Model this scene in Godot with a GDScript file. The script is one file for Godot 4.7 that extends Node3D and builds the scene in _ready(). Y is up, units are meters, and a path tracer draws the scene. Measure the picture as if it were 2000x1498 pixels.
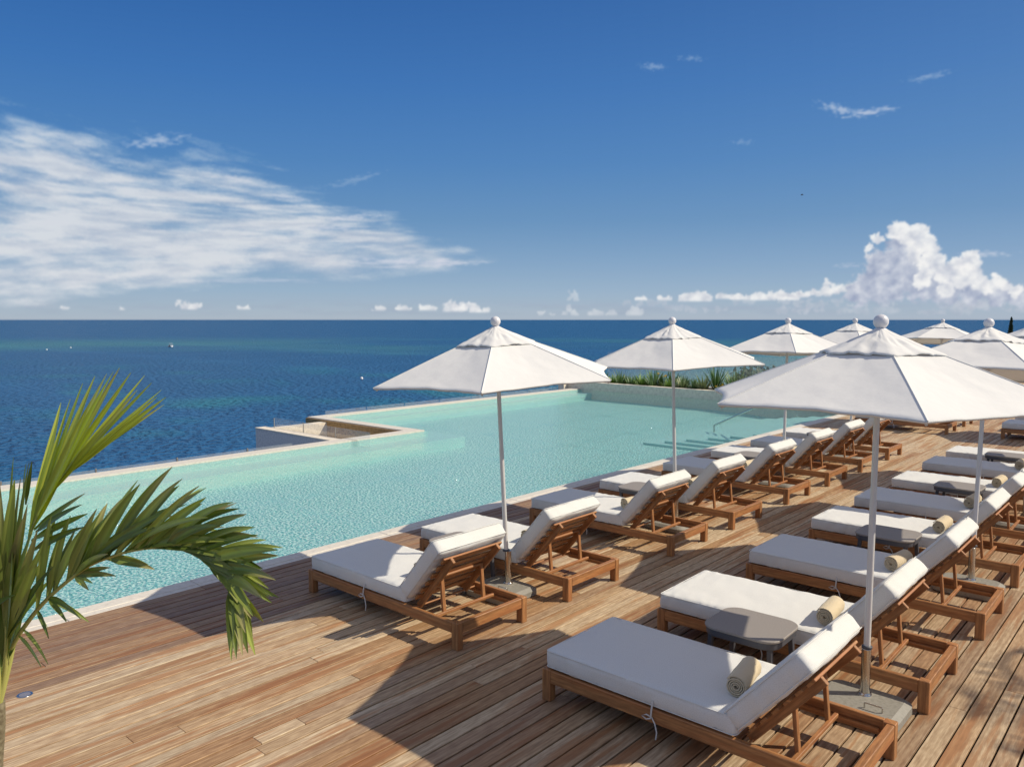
extends Node3D
# A roof-top infinity pool by the sea: x runs along the deck boards and the pool edge, z from the pool
# towards the inner side of the deck, y up.  Deck top is y = 0, the sea lies 12 m below.

const EYE := Vector3(0, 2.6, 0)
const FOCAL := 1533.0
const YAW := 41.547
const PITCH := 4.643
const SEA_Y := -12.0
const TAU6 := PI / 3.0

var M := {}
var taken := {}
var fwd := Vector3.ZERO
var side := Vector3.ZERO
var nz := FastNoiseLite.new()

# ------------------------------------------------------------------ camera, sky, sun
func setup_view() -> void:
	var y := deg_to_rad(YAW)
	fwd = Vector3(cos(y), 0, -sin(y))
	side = Vector3(sin(y), 0, cos(y))
	var p := deg_to_rad(PITCH)
	var cam := Camera3D.new()
	cam.name = "camera"
	add_child(cam)
	cam.position = EYE
	cam.look_at_from_position(EYE, EYE + fwd * cos(p) + Vector3.DOWN * sin(p), Vector3.UP)
	cam.fov = 52.079
	cam.near = 0.05
	cam.far = 60000.0
	cam.current = true
	var env := Environment.new()
	env.background_mode = Environment.BG_SKY
	env.tonemap_mode = Environment.TONE_MAPPER_LINEAR
	env.tonemap_exposure = EXPOSURE
	env.sdfgi_enabled = true
	env.ssao_enabled = true
	env.ssil_enabled = true
	var sky := Sky.new()
	var pm := PanoramaSkyMaterial.new()
	pm.panorama = ImageTexture.create_from_image(sky_image())
	sky.sky_material = pm
	env.sky = sky
	var we := WorldEnvironment.new()
	we.name = "world"
	we.environment = env
	add_child(we)
	var sun := DirectionalLight3D.new()
	sun.name = "sun"
	add_child(sun)
	sun.light_energy = SUN_ENERGY
	sun.light_color = Color(1.0, 0.955, 0.875)
	sun.light_angular_distance = 0.5
	sun.shadow_enabled = true
	sun.look_at_from_position(Vector3.ZERO, Vector3(-0.695, -1.0, -0.89), Vector3.UP)

const EXPOSURE := 1.0
const SUN_ENERGY := 1.45

# photograph pixel (2000 x 1498) -> unit direction in the scene
func px_dir(x: float, y: float) -> Vector3:
	var p := deg_to_rad(PITCH)
	var f := fwd * cos(p) + Vector3.DOWN * sin(p)
	var u := fwd * sin(p) + Vector3.UP * cos(p)
	return (f * FOCAL + side * (x - 1000.0) + u * (749.0 - y)).normalized()
# a point on that ray at a given distance along the level view direction
func px_at(x: float, y: float, depth: float) -> Vector3:
	var d := px_dir(x, y)
	return EYE + d * (depth / d.dot(fwd))

const SKW := 4096
const SKH := 2048

func sky_px(i: int, j: int) -> Vector2:      # panorama texel -> photograph pixel plane
	var phi := TAU * (i + 0.5) / SKW - PI / 2
	var el := PI * (0.5 - (j + 0.5) / SKH)
	var d := Vector3(cos(el) * cos(phi), sin(el), cos(el) * sin(phi))
	var p := deg_to_rad(PITCH)
	var f := fwd * cos(p) + Vector3.DOWN * sin(p)
	var u := fwd * sin(p) + Vector3.UP * cos(p)
	var k := d.dot(f)
	if k < 0.05:
		return Vector2(-1e6, 0)
	return Vector2(1000 + FOCAL * d.dot(side) / k, 749 - FOCAL * d.dot(u) / k)

func sky_texel(x: float, y: float) -> Vector2:
	var d := px_dir(x, y)
	var phi := atan2(d.z, d.x)
	return Vector2(fposmod((phi + PI / 2) / TAU, 1.0) * SKW, (0.5 - asin(d.y) / PI) * SKH)

func c8(r: float, g: float, b: float) -> Color:
	return Color(r / 255.0, g / 255.0, b / 255.0)

func sky_image() -> Image:
	var img := Image.create(SKW, SKH, false, Image.FORMAT_RGBA8)
	var els := [0.0, 0.7, 2.0, 4.0, 7.0, 11.0, 16.0, 21.5, 32.0, 50.0, 90.0]
	var cols := [c8(172, 184, 197), c8(168, 184, 199), c8(154, 179, 201), c8(133, 166, 198), c8(104, 147, 190), c8(80, 131, 187), c8(61, 115, 180), c8(47, 99, 166), c8(44, 88, 158), c8(36, 76, 146), c8(32, 70, 138)]
	img.fill(c8(118, 138, 160))
	for j in SKH / 2:
		var el := 90.0 - 180.0 * (j + 0.5) / SKH
		var k := 0
		while k < els.size() - 2 and el > els[k + 1]:
			k += 1
		var t: float = clampf((el - els[k]) / (els[k + 1] - els[k]), 0, 1)
		var c: Color = (cols[k] as Color).lerp(cols[k + 1], t)
		# the air is paler towards the sun's side of the sky
		var step := 16
		for i in range(0, SKW, step):
			var phi := TAU * (i + 0.5 * step) / SKW - PI / 2
			var e := deg_to_rad(el)
			var d := Vector3(cos(e) * cos(phi), sin(e), cos(e) * sin(phi))
			var s := d.dot(Vector3(0.695, 1.0, 0.89).normalized())
			var g: float = 0.34 * pow(maxf(0.0, 0.5 + 0.5 * s), 3.0)
			img.fill_rect(Rect2i(i, j, step, 1), c.lerp(c8(176, 186, 214), g))
	# --- low clouds all round the horizon, small and pale
	var n := FastNoiseLite.new()
	n.seed = 11
	n.noise_type = FastNoiseLite.TYPE_SIMPLEX_SMOOTH
	n.frequency = 1.0
	n.fractal_octaves = 5
	for j in range(SKH / 2 - 40, SKH / 2):
		var el := 90.0 - 180.0 * (j + 0.5) / SKH
		for i in SKW:
			var phi := TAU * (i + 0.5) / SKW
			var v := n.get_noise_3d(cos(phi) * 14.0, el * 1.6, sin(phi) * 14.0)
			var band: float = smoothstep(0.15, 0.5, el) * (1.0 - smoothstep(0.8, 1.5, el))
			var a: float = clampf((v + 0.12) * 1.1, 0, 1) * band * 0.5
			if el < 0.75:
				a = maxf(a, 0.0)
			if a > 0.01:
				img.set_pixel(i, j, img.get_pixel(i, j).lerp(c8(158, 170, 190), a))
	fill_veil(img)
	cirrus(img)
	wisps(img)
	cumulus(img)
	return img

# added cloud sheet, unseen overhead and behind the camera, warmed to raise fill light
func fill_veil(img: Image) -> void:
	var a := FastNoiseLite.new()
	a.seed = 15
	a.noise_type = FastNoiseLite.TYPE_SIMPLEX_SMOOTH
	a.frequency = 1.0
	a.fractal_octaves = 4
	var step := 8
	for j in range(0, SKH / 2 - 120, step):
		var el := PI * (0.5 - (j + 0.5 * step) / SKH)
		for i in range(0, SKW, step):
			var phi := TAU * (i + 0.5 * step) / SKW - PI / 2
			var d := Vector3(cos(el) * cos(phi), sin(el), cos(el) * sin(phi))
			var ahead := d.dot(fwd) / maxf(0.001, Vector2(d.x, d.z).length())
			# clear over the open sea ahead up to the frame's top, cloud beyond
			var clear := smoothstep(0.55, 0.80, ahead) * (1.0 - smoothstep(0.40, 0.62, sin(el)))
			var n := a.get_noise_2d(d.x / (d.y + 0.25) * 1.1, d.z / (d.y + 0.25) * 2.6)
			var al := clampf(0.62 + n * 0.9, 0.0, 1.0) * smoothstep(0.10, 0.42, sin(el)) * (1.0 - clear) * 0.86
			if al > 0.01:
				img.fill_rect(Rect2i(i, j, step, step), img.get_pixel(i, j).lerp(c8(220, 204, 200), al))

func poly_at(pts: Array, x: float) -> float:
	for k in pts.size() - 1:
		if x <= pts[k + 1].x:
			var t := clampf((x - pts[k].x) / (pts[k + 1].x - pts[k].x), 0, 1)
			return lerpf(pts[k].y, pts[k + 1].y, t)
	return pts[-1].y

func cirrus(img: Image) -> void:
	var a := FastNoiseLite.new()
	a.seed = 5
	a.noise_type = FastNoiseLite.TYPE_SIMPLEX_SMOOTH
	a.frequency = 1.0
	a.fractal_octaves = 6
	a.fractal_gain = 0.55
	a.domain_warp_enabled = true
	a.domain_warp_amplitude = 0.5
	a.domain_warp_frequency = 0.7
	var up := [Vector2(-400, 225), Vector2(0, 232), Vector2(150, 268), Vector2(240, 300), Vector2(330, 322), Vector2(420, 322), Vector2(520, 360), Vector2(640, 412), Vector2(760, 430), Vector2(850, 480), Vector2(945, 512)]
	var lo := [Vector2(-400, 600), Vector2(0, 588), Vector2(150, 578), Vector2(330, 558), Vector2(470, 536), Vector2(640, 540), Vector2(820, 534), Vector2(890, 526), Vector2(945, 510)]
	var p0 := sky_texel(-260, 420)
	var p1 := sky_texel(1020, 420)
	var i0 := int(p0.x)
	var w := int(fposmod(p1.x - p0.x, SKW))
	var j0 := int(sky_texel(300, 180).y)
	var j1 := int(sky_texel(0, 618).y) + 4
	for j in range(j0, j1):
		for k in w:
			var i := (i0 + k) % SKW
			var q := sky_px(i, j)
			if q.x < -260 or q.x > 1010:
				continue
			var x := q.x
			var y := q.y
			# fibres sweep down to the tip at the end of the bank
			var ang := lerpf(0.24, 0.0, smoothstep(300.0, 500.0, y))
			var u := x * cos(ang) + y * sin(ang)
			var v := -x * sin(ang) + y * cos(ang)
			var f := a.get_noise_2d(u / 300.0, v / 62.0)
			var g := a.get_noise_2d(u / 130.0 + 40.0, v / 24.0)
			var h := a.get_noise_2d(x / 420.0 - 9.0, y / 130.0)
			var du := (y - poly_at(up, x)) / lerpf(60.0, 22.0, smoothstep(450.0, 850.0, x))
			var dl := (poly_at(lo, x) - y) / lerpf(30.0, 12.0, smoothstep(500.0, 850.0, x))
			var inside := clampf(minf(du, dl), -2.0, 1.0)
			var fade := 1.0 - smoothstep(925.0, 985.0, x)
			var d := 0.62 * inside + 0.68 * f + 0.30 * g + 0.46 * h + 0.27
			var al := smoothstep(-0.15, 1.10, d) * 0.90 * fade
			if x < -120:
				al *= smoothstep(-260.0, -120.0, x)
			if al > 0.01:
				var tint := c8(223, 225, 229).lerp(c8(190, 198, 212), clampf(0.35 - g * 0.9 - h * 0.8, 0, 1))
				img.set_pixel(i, j, img.get_pixel(i, j).lerp(tint, al))

func wisp(img: Image, cx: float, cy: float, lx: float, ly: float, ang: float, strength: float, sd: int) -> void:
	var a := FastNoiseLite.new()
	a.seed = sd
	a.frequency = 1.0
	a.fractal_octaves = 5
	var p := sky_texel(cx, cy)
	var r := int(lx * 0.5) + 12
	for j in range(int(p.y) - r / 2 - 8, int(p.y) + r / 2 + 8):
		for k in range(-r, r):
			var i := posmod(int(p.x) + k, SKW)
			var q := sky_px(i, j) - Vector2(cx, cy)
			var u := (q.x * cos(ang) + q.y * sin(ang)) / lx
			var v := (-q.x * sin(ang) + q.y * cos(ang)) / ly
			var f := a.get_noise_2d(u * 2.6, v * 1.5)
			var e := 1.0 - sqrt(u * u + v * v) + f * 0.9
			var al := smoothstep(0.05, 1.15, e) * strength
			if al > 0.01:
				img.set_pixel(i, j, img.get_pixel(i, j).lerp(c8(216, 218, 230), al))

func wisps(img: Image) -> void:
	wisp(img, 300, 276, 78, 17, -0.12, 0.62, 3)
	wisp(img, 800, 512, 150, 13, 0.0, 0.75, 31)
	wisp(img, 880, 514, 80, 7, -0.03, 0.6, 32)
	wisp(img, 690, 424, 80, 8, -0.08, 0.6, 33)
	wisp(img, 640, 446, 80, 8, -0.05, 0.5, 34)
	wisp(img, 470, 352, 60, 12, 0.12, 0.4, 35)
	wisp(img, 560, 385, 60, 10, 0.15, 0.4, 36)
	wisp(img, 500, 548, 170, 6, 0.0, 0.4, 37)
	wisp(img, 690, 352, 70, 10, -0.25, 0.28, 4)
	wisp(img, 1640, 214, 52, 13, 0.28, 0.62, 7)
	wisp(img, 1700, 218, 70, 10, -0.13, 0.72, 8)
	wisp(img, 1812, 150, 56, 8, -0.2, 0.4, 9)
	wisp(img, 1276, 130, 34, 9, 0.05, 0.42, 10)
	wisp(img, 1352, 114, 34, 7, 0.05, 0.30, 12)
	wisp(img, 1450, 278, 30, 7, 0.0, 0.22, 13)
	wisp(img, 1660, 519, 40, 6, -0.02, 0.35, 15)
	wisp(img, 1925, 497, 66, 9, -0.03, 0.6, 16)

func raster(img: Image, blobs: Array, alpha: float, sd: int, shade_lo: Color, shade_hi: Color, warp: float, lit_base := 0.62, floor_y := 1e9) -> void:
	var a := FastNoiseLite.new()
	a.seed = sd
	a.frequency = 1.0
	a.fractal_octaves = 5
	a.fractal_gain = 0.6
	var lo := Vector2(1e9, 1e9)
	var hi := Vector2(-1e9, -1e9)
	for b in blobs:
		lo = lo.min(Vector2(b.x - b.z - warp, b.y - b.z - warp))
		hi = hi.max(Vector2(b.x + b.z + warp, b.y + b.z + warp))
	hi.y = minf(hi.y, 622.0)
	var t0 := sky_texel(lo.x, lo.y)
	var t1 := sky_texel(hi.x, hi.y)
	var w := int(fposmod(t1.x - t0.x, SKW)) + 2
	var ytop := int(minf(t0.y, sky_texel(hi.x, lo.y).y)) - 1
	var ybot := int(maxf(t1.y, sky_texel(lo.x, hi.y).y)) + 1
	for j in range(ytop, mini(ybot + 1, SKH / 2)):
		for k in range(-1, w):
			var i := posmod(int(t0.x) + k, SKW)
			var acc := Color(0, 0, 0, 0)
			for s in 2:
				var q0 := sky_px(i, j) + Vector2(0.9, -0.9) * (s - 0.5)
				var q := q0 + Vector2(a.get_noise_2d(q0.x / 22.0, q0.y / 22.0), a.get_noise_2d(q0.x / 22.0 + 77.0, q0.y / 22.0)) * warp
				var cover := 0.0
				for b in blobs:
					var d := Vector2(q.x - b.x, q.y - b.y)
					var rr: float = b.z
					var l := d.length() / rr
					if l >= 1.0:
						continue
					cover = maxf(cover, smoothstep(1.0, 0.72, l))
				cover *= 1.0 - smoothstep(floor_y - 3.0, floor_y + 2.0, q0.y)
				if cover <= 0.0:
					continue
				var tex := a.get_noise_2d(q0.x / 42.0, q0.y / 34.0 + 31.0)
				var lit := clampf(lit_base + tex * 0.62, 0, 1)  # how sunlit the cloud colour is painted, broken up by noise
				var c := shade_lo.lerp(shade_hi, lit)
				acc += Color(c.r, c.g, c.b, 1.0) * cover * 0.5
			if acc.a > 0.01:
				var c := Color(acc.r / acc.a, acc.g / acc.a, acc.b / acc.a)
				img.set_pixel(i, j, img.get_pixel(i, j).lerp(c, acc.a * alpha))

func puff(rng: RandomNumberGenerator, x: float, base: float, w: float, h: float, n: int) -> Array:
	var out := []
	for k in n:
		var t := rng.randf_range(-1, 1)
		var top := h * (1.0 - t * t * 0.8) * rng.randf_range(0.35, 1.0)
		var r := rng.randf_range(0.10, 0.34) * minf(w, h * 2.2)
		out.append(Vector4(x + t * w * 0.5, base - maxf(top - r, r * 0.4), r, rng.randf() * 4.0))
	return out

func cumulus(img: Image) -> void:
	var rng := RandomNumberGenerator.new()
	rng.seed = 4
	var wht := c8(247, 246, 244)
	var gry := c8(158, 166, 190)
	# hazy layer of small clouds under the tower
	for k in 34:
		var x := rng.randf_range(1240, 2150)
		raster(img, puff(rng, x, rng.randf_range(588, 612), rng.randf_range(40, 100), rng.randf_range(6, 15), 12), 0.42, 50 + k, c8(160, 170, 190), c8(214, 217, 224), 6)
	# a belt of low cumulus leading to the tower
	for d in [[1250, 586, 22, 10], [1300, 586, 30, 9], [1357, 588, 50, 21], [1420, 583, 60, 11], [1452, 585, 50, 12], [1510, 586, 90, 17], [1545, 580, 60, 15], [1590, 578, 60, 14], [1618, 574, 34, 30], [1655, 570, 40, 18]]:
		raster(img, puff(rng, d[0], d[1], d[2], d[3], 13), 0.90, d[0], c8(164, 172, 192), wht, 8, 0.75, d[1] + 1.0)
	# the tower itself: a big mass painted in shade grey, then heads painted sunlit
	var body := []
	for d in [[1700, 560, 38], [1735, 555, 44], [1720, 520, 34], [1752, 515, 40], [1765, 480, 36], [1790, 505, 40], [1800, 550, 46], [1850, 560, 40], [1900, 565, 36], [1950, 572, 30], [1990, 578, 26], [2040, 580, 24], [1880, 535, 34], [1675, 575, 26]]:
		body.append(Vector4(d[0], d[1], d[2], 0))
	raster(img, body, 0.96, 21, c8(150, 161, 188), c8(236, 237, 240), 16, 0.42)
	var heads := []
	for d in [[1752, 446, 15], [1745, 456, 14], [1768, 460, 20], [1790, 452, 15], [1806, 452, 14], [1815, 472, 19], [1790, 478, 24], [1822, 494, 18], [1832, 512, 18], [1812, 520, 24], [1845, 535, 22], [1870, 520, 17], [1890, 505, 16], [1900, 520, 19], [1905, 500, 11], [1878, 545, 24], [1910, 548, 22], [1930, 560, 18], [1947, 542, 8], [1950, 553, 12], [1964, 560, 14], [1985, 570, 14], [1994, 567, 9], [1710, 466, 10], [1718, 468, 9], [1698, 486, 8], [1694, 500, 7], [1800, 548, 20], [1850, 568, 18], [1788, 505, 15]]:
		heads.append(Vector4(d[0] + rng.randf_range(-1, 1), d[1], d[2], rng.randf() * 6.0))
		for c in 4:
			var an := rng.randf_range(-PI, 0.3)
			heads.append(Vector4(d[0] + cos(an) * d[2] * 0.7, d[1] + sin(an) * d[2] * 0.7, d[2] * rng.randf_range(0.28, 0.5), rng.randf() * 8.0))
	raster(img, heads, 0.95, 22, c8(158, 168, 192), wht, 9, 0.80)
	# small clouds on the horizon to the left and middle
	for d in [[365, 604, 26, 24], [383, 604, 22, 18], [350, 604, 16, 22], [475, 604, 24, 9], [125, 604, 12, 8], [240, 605, 14, 6], [735, 606, 26, 12], [790, 606, 24, 11], [835, 606, 28, 16], [905, 609, 62, 24], [895, 607, 30, 22], [935, 610, 30, 13], [1117, 588, 20, 34], [1065, 616, 40, 9], [1110, 616, 24, 24], [1165, 616, 26, 14], [1240, 616, 30, 22], [1195, 616, 18, 14]]:
		var faint: float = 0.5 if d[1] > 610 or d[0] == 1117 else 0.92
		raster(img, puff(rng, d[0], d[1], d[2], d[3], 12), faint * 0.9, d[0] + 3, c8(170, 178, 196), wht, 7, 0.75, d[1] + 0.5)

# ------------------------------------------------------------------ naming and tagging
func numbered(called: String) -> String:
	if not taken.has(called):
		taken[called] = 0
		return called
	taken[called] += 1
	return "%s_%03d" % [called, taken[called]]

func tag(o: Node, label: String, category: String, group := "", kind := "") -> void:
	if label: o.set_meta("label", label)
	if category: o.set_meta("category", category)
	if group: o.set_meta("group", group)
	if kind: o.set_meta("kind", kind)

func thing(called: String, label: String, category: String, at := Vector3.ZERO, turn := 0.0, group := "", kind := "") -> Node3D:
	var o := Node3D.new()
	o.name = numbered(called)
	add_child(o)
	o.position = at
	o.rotation.y = turn
	tag(o, label, category, group, kind)
	return o

func part(called: String, mesh: Mesh, mat: Material, parent: Node3D, t := Transform3D.IDENTITY) -> MeshInstance3D:
	var o := MeshInstance3D.new()
	o.name = called
	o.mesh = mesh
	o.material_override = mat
	o.cast_shadow = GeometryInstance3D.SHADOW_CASTING_SETTING_ON
	parent.add_child(o, true)
	o.transform = t
	return o

func solo(called: String, mesh: Mesh, mat: Material, label: String, category: String, at := Vector3.ZERO, group := "", kind := "") -> MeshInstance3D:
	var o := part(numbered(called), mesh, mat, self)
	o.position = at
	tag(o, label, category, group, kind)
	return o

func place(v: Vector3) -> Transform3D:
	return Transform3D(Basis.IDENTITY, v)

# ------------------------------------------------------------------ mesh helpers
# triangles are given counter-clockwise seen from outside and written clockwise for Godot
func smooth(v: PackedVector3Array, idx: PackedInt32Array, uv := PackedVector2Array(), col := PackedColorArray()) -> ArrayMesh:
	var nn := PackedVector3Array()
	nn.resize(v.size())
	for k in range(0, idx.size(), 3):
		var a := v[idx[k]]
		var f := (v[idx[k + 1]] - a).cross(v[idx[k + 2]] - a)
		nn[idx[k]] += f
		nn[idx[k + 1]] += f
		nn[idx[k + 2]] += f
	for k in nn.size():
		nn[k] = nn[k].normalized()
	var out := PackedInt32Array()
	out.resize(idx.size())
	for k in range(0, idx.size(), 3):
		out[k] = idx[k]
		out[k + 1] = idx[k + 2]
		out[k + 2] = idx[k + 1]
	var arr := []
	arr.resize(Mesh.ARRAY_MAX)
	arr[Mesh.ARRAY_VERTEX] = v
	arr[Mesh.ARRAY_NORMAL] = nn
	arr[Mesh.ARRAY_INDEX] = out
	if uv.size() == v.size(): arr[Mesh.ARRAY_TEX_UV] = uv
	if col.size() == v.size(): arr[Mesh.ARRAY_COLOR] = col
	var m := ArrayMesh.new()
	m.add_surface_from_arrays(Mesh.PRIMITIVE_TRIANGLES, arr)
	return m

# rows of points joined into a sheet; wrap joins last column to first
func sheet(rows: Array, wrap := false, flip := false, uvs := []) -> ArrayMesh:
	var v := PackedVector3Array()
	var idx := PackedInt32Array()
	var uv := PackedVector2Array()
	var n: int = rows[0].size()
	for r in rows: v.append_array(r)
	for r in uvs: uv.append_array(r)
	for i in rows.size() - 1:
		for j in (n if wrap else n - 1):
			var a := i * n + j
			var b := i * n + (j + 1) % n
			var c := a + n
			var d := b + n
			if flip:
				idx.append_array([a, b, c, b, d, c])
			else:
				idx.append_array([a, c, b, b, c, d])
	return smooth(v, idx, uv)

func lathe(profile: Array, segs := 20) -> ArrayMesh:
	var rows := []
	for p in profile:
		var r := PackedVector3Array()
		for k in segs:
			var t := TAU * k / segs
			r.append(Vector3(cos(t) * p.x, p.y, sin(t) * p.x))
		rows.append(r)
	return sheet(rows, true, false)

func tube(pts: Array, rad, sides := 8) -> ArrayMesh:
	var rows := []
	var up := Vector3.UP
	var n := pts.size()
	for i in n:
		var d: Vector3 = (pts[mini(i + 1, n - 1)] - pts[maxi(i - 1, 0)]).normalized()
		if absf(d.dot(up)) > 0.98:
			up = Vector3.RIGHT if absf(d.x) < 0.9 else Vector3.FORWARD
		var s := d.cross(up).normalized()
		up = s.cross(d).normalized()
		var r: float = rad[i] if rad is Array else rad
		var row := PackedVector3Array()
		for k in sides:
			var t := TAU * k / sides
			row.append(pts[i] + (s * cos(t) + up * sin(t)) * r)
		rows.append(row)
	# closed ends
	var first := PackedVector3Array()
	var last := PackedVector3Array()
	for k in sides:
		first.append(pts[0])
		last.append(pts[n - 1])
	rows.push_front(first)
	rows.push_back(last)
	return sheet(rows, true, true)

func face(st: SurfaceTool, pts: Array, out: Vector3, uvs := []) -> void:
	var nrm: Vector3 = (pts[1] - pts[0]).cross(pts[2] - pts[0])
	var order := range(pts.size())
	if nrm.dot(out) > 0:
		order.reverse()
	nrm = nrm.normalized() * (1.0 if nrm.dot(out) > 0 else -1.0)
	for k in range(1, pts.size() - 1):
		for q in [order[0], order[k], order[k + 1]]:
			st.set_normal(nrm)
			if uvs.size(): st.set_uv(uvs[q])
			st.add_vertex(pts[q])

# box with chamfered edges; the grain (u) runs along its longest side
func add_box(st: SurfaceTool, at: Vector3, size: Vector3, bev := 0.004, off := Vector2.ZERO, basis := Basis.IDENTITY) -> void:
	var h := size * 0.5
	var lax := 0
	if size.y > size.x and size.y >= size.z: lax = 1
	elif size.z > size.x and size.z > size.y: lax = 2
	var m1 := (lax + 1) % 3
	var m2 := (lax + 2) % 3
	var uvof := func(p: Vector3) -> Vector2:
		return Vector2(p[lax] + h[lax], p[m1] + p[m2] + h[m1] + h[m2]) + off
	var put := func(pts: Array, out: Vector3):
		var uvs := []
		var w := []
		for p in pts:
			uvs.append(uvof.call(p))
			w.append(at + basis * p)
		face(st, w, basis * out, uvs)
	var ix := h - Vector3.ONE * bev
	for ax in 3:
		var b := (ax + 1) % 3
		var c := (ax + 2) % 3
		for s in [-1.0, 1.0]:
			var pts := []
			for q in [[-1, -1], [1, -1], [1, 1], [-1, 1]]:
				var p := Vector3.ZERO
				p[ax] = s * h[ax]
				p[b] = q[0] * ix[b]
				p[c] = q[1] * ix[c]
				pts.append(p)
			var o := Vector3.ZERO
			o[ax] = s
			put.call(pts, o)
		if bev <= 0.0: continue
		for sb in [-1.0, 1.0]:
			for sc in [-1.0, 1.0]:
				var p0 := Vector3.ZERO
				var p1 := Vector3.ZERO
				p0[b] = sb * h[b]
				p0[c] = sc * ix[c]
				p1[b] = sb * ix[b]
				p1[c] = sc * h[c]
				var a0 := p0
				var a1 := p1
				var d0 := p0
				var d1 := p1
				a0[ax] = -ix[ax]; a1[ax] = -ix[ax]
				d0[ax] = ix[ax]; d1[ax] = ix[ax]
				var o := Vector3.ZERO
				o[b] = sb
				o[c] = sc
				put.call([a0, a1, d1, d0], o)
	if bev > 0.0:
		for sx in [-1.0, 1.0]:
			for sy in [-1.0, 1.0]:
				for sz in [-1.0, 1.0]:
					var s := Vector3(sx, sy, sz)
					put.call([Vector3(h.x, ix.y, ix.z) * s, Vector3(ix.x, h.y, ix.z) * s, Vector3(ix.x, ix.y, h.z) * s], s)

func box(size: Vector3, bev := 0.004, off := Vector2.ZERO) -> ArrayMesh:
	var st := SurfaceTool.new()
	st.begin(Mesh.PRIMITIVE_TRIANGLES)
	add_box(st, Vector3.ZERO, size, bev, off)
	return st.commit()

# outline (x, z) lofted through layers of [y, inset]; closed with a cap on top and below
func loft(outline: Array, layers: Array) -> ArrayMesh:
	var st := SurfaceTool.new()
	st.begin(Mesh.PRIMITIVE_TRIANGLES)
	var n := outline.size()
	var c := Vector2.ZERO
	for p in outline: c += p / n
	var ring := func(l: Array) -> Array:
		var r := []
		for p in outline:
			var d: Vector2 = (p - c)
			var q: Vector2 = c + d * (1.0 - l[1] / d.length())
			r.append(Vector3(q.x, l[0], q.y))
		return r
	var rings := []
	for l in layers: rings.append(ring.call(l))
	for i in rings.size() - 1:
		for k in n:
			var a: Vector3 = rings[i][k]
			var b: Vector3 = rings[i][(k + 1) % n]
			var d: Vector3 = rings[i + 1][k]
			var e: Vector3 = rings[i + 1][(k + 1) % n]
			var o := (a + b) * 0.5 - Vector3(c.x, a.y, c.y)
			var up: float = absf(layers[i + 1][1] - layers[i][1])
			o.y = up * 30.0 * signf(layers[i + 1][1] - layers[i][1])
			face(st, [a, b, e, d], o)
	face(st, rings[-1], Vector3.UP)
	face(st, rings[0], Vector3.DOWN)
	return st.commit()

func round_rect(w: float, d: float, r: float, seg := 6) -> Array:
	var out := []
	for q in [[1, 1, 0.0], [-1, 1, 0.5], [-1, -1, 1.0], [1, -1, 1.5]]:
		for k in seg + 1:
			var t: float = PI * q[2] + PI * 0.5 * k / seg
			out.append(Vector2(q[0] * (w / 2 - r) + cos(t) * r, q[1] * (d / 2 - r) + sin(t) * r))
	return out

# a stuffed cushion: rounded box, sagging faces, small wrinkles towards the seams
func cushion(size: Vector3, r: float, sd: int, seg := Vector3i(18, 5, 52)) -> ArrayMesh:
	var st := SurfaceTool.new()
	st.begin(Mesh.PRIMITIVE_TRIANGLES)
	var n := FastNoiseLite.new()
	n.seed = sd
	n.frequency = 1.0
	n.fractal_octaves = 3
	var h := size * 0.5
	var at := func(p: Vector3) -> Vector3:
		var q := p.clamp(-h + Vector3.ONE * r, h - Vector3.ONE * r)
		var d := (p - q)
		var dn := d.normalized()
		var pos := q + dn * r
		var e := Vector3(1.0 - absf(p.x) / h.x, 1.0 - absf(p.y) / h.y, 1.0 - absf(p.z) / h.z)
		var mid := clampf(e.x * 3.0, 0, 1) * clampf(e.z * 3.0, 0, 1)
		var low := n.get_noise_3d(p.x * 3.2, p.y * 2.0, p.z * 2.6)
		var wr := n.get_noise_3d(p.x * 9.0 + 30.0, p.y * 6.0, p.z * 15.0)
		pos += dn * (low * 0.008 + wr * 0.0065 * (0.35 + (1.0 - mid)))
		var pull := exp(-(h.x - absf(p.x)) / 0.07) * (0.5 + 0.5 * n.get_noise_2d(p.z * 3.0, signf(p.x) * 9.0))
		pos += dn * sin(p.z * 46.0 + n.get_noise_2d(p.z * 2.0, 5.0) * 7.0) * 0.0045 * pull
		if absf(dn.y) > 0.9:
			pos.y += signf(dn.y) * 0.006 * mid
		return pos
	var sg := [seg.x, seg.y, seg.z]
	for ax in 3:
		var b := (ax + 1) % 3
		var c := (ax + 2) % 3
		for s in [-1.0, 1.0]:
			var nb: int = sg[b]
			var nc: int = sg[c]
			var grid := []
			for i in nb + 1:
				var row := []
				for j in nc + 1:
					var p := Vector3.ZERO
					p[ax] = s * h[ax]
					# crowd the sample lines towards the rounded edges
					var fi := float(i) / nb * 2.0 - 1.0
					var fj := float(j) / nc * 2.0 - 1.0
					p[b] = h[b] * (sin(fi * PI / 2) * 0.45 + fi * 0.55)
					p[c] = h[c] * (sin(fj * PI / 2) * 0.45 + fj * 0.55)
					row.append(at.call(p))
				grid.append(row)
			for i in nb:
				for j in nc:
					var q := [grid[i][j], grid[i + 1][j], grid[i + 1][j + 1], grid[i][j + 1]]
					if s > 0: q.reverse()
					for t in [0, 1, 2, 0, 2, 3]:
						st.add_vertex(q[t])
	st.generate_normals()
	return st.commit()

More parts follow.
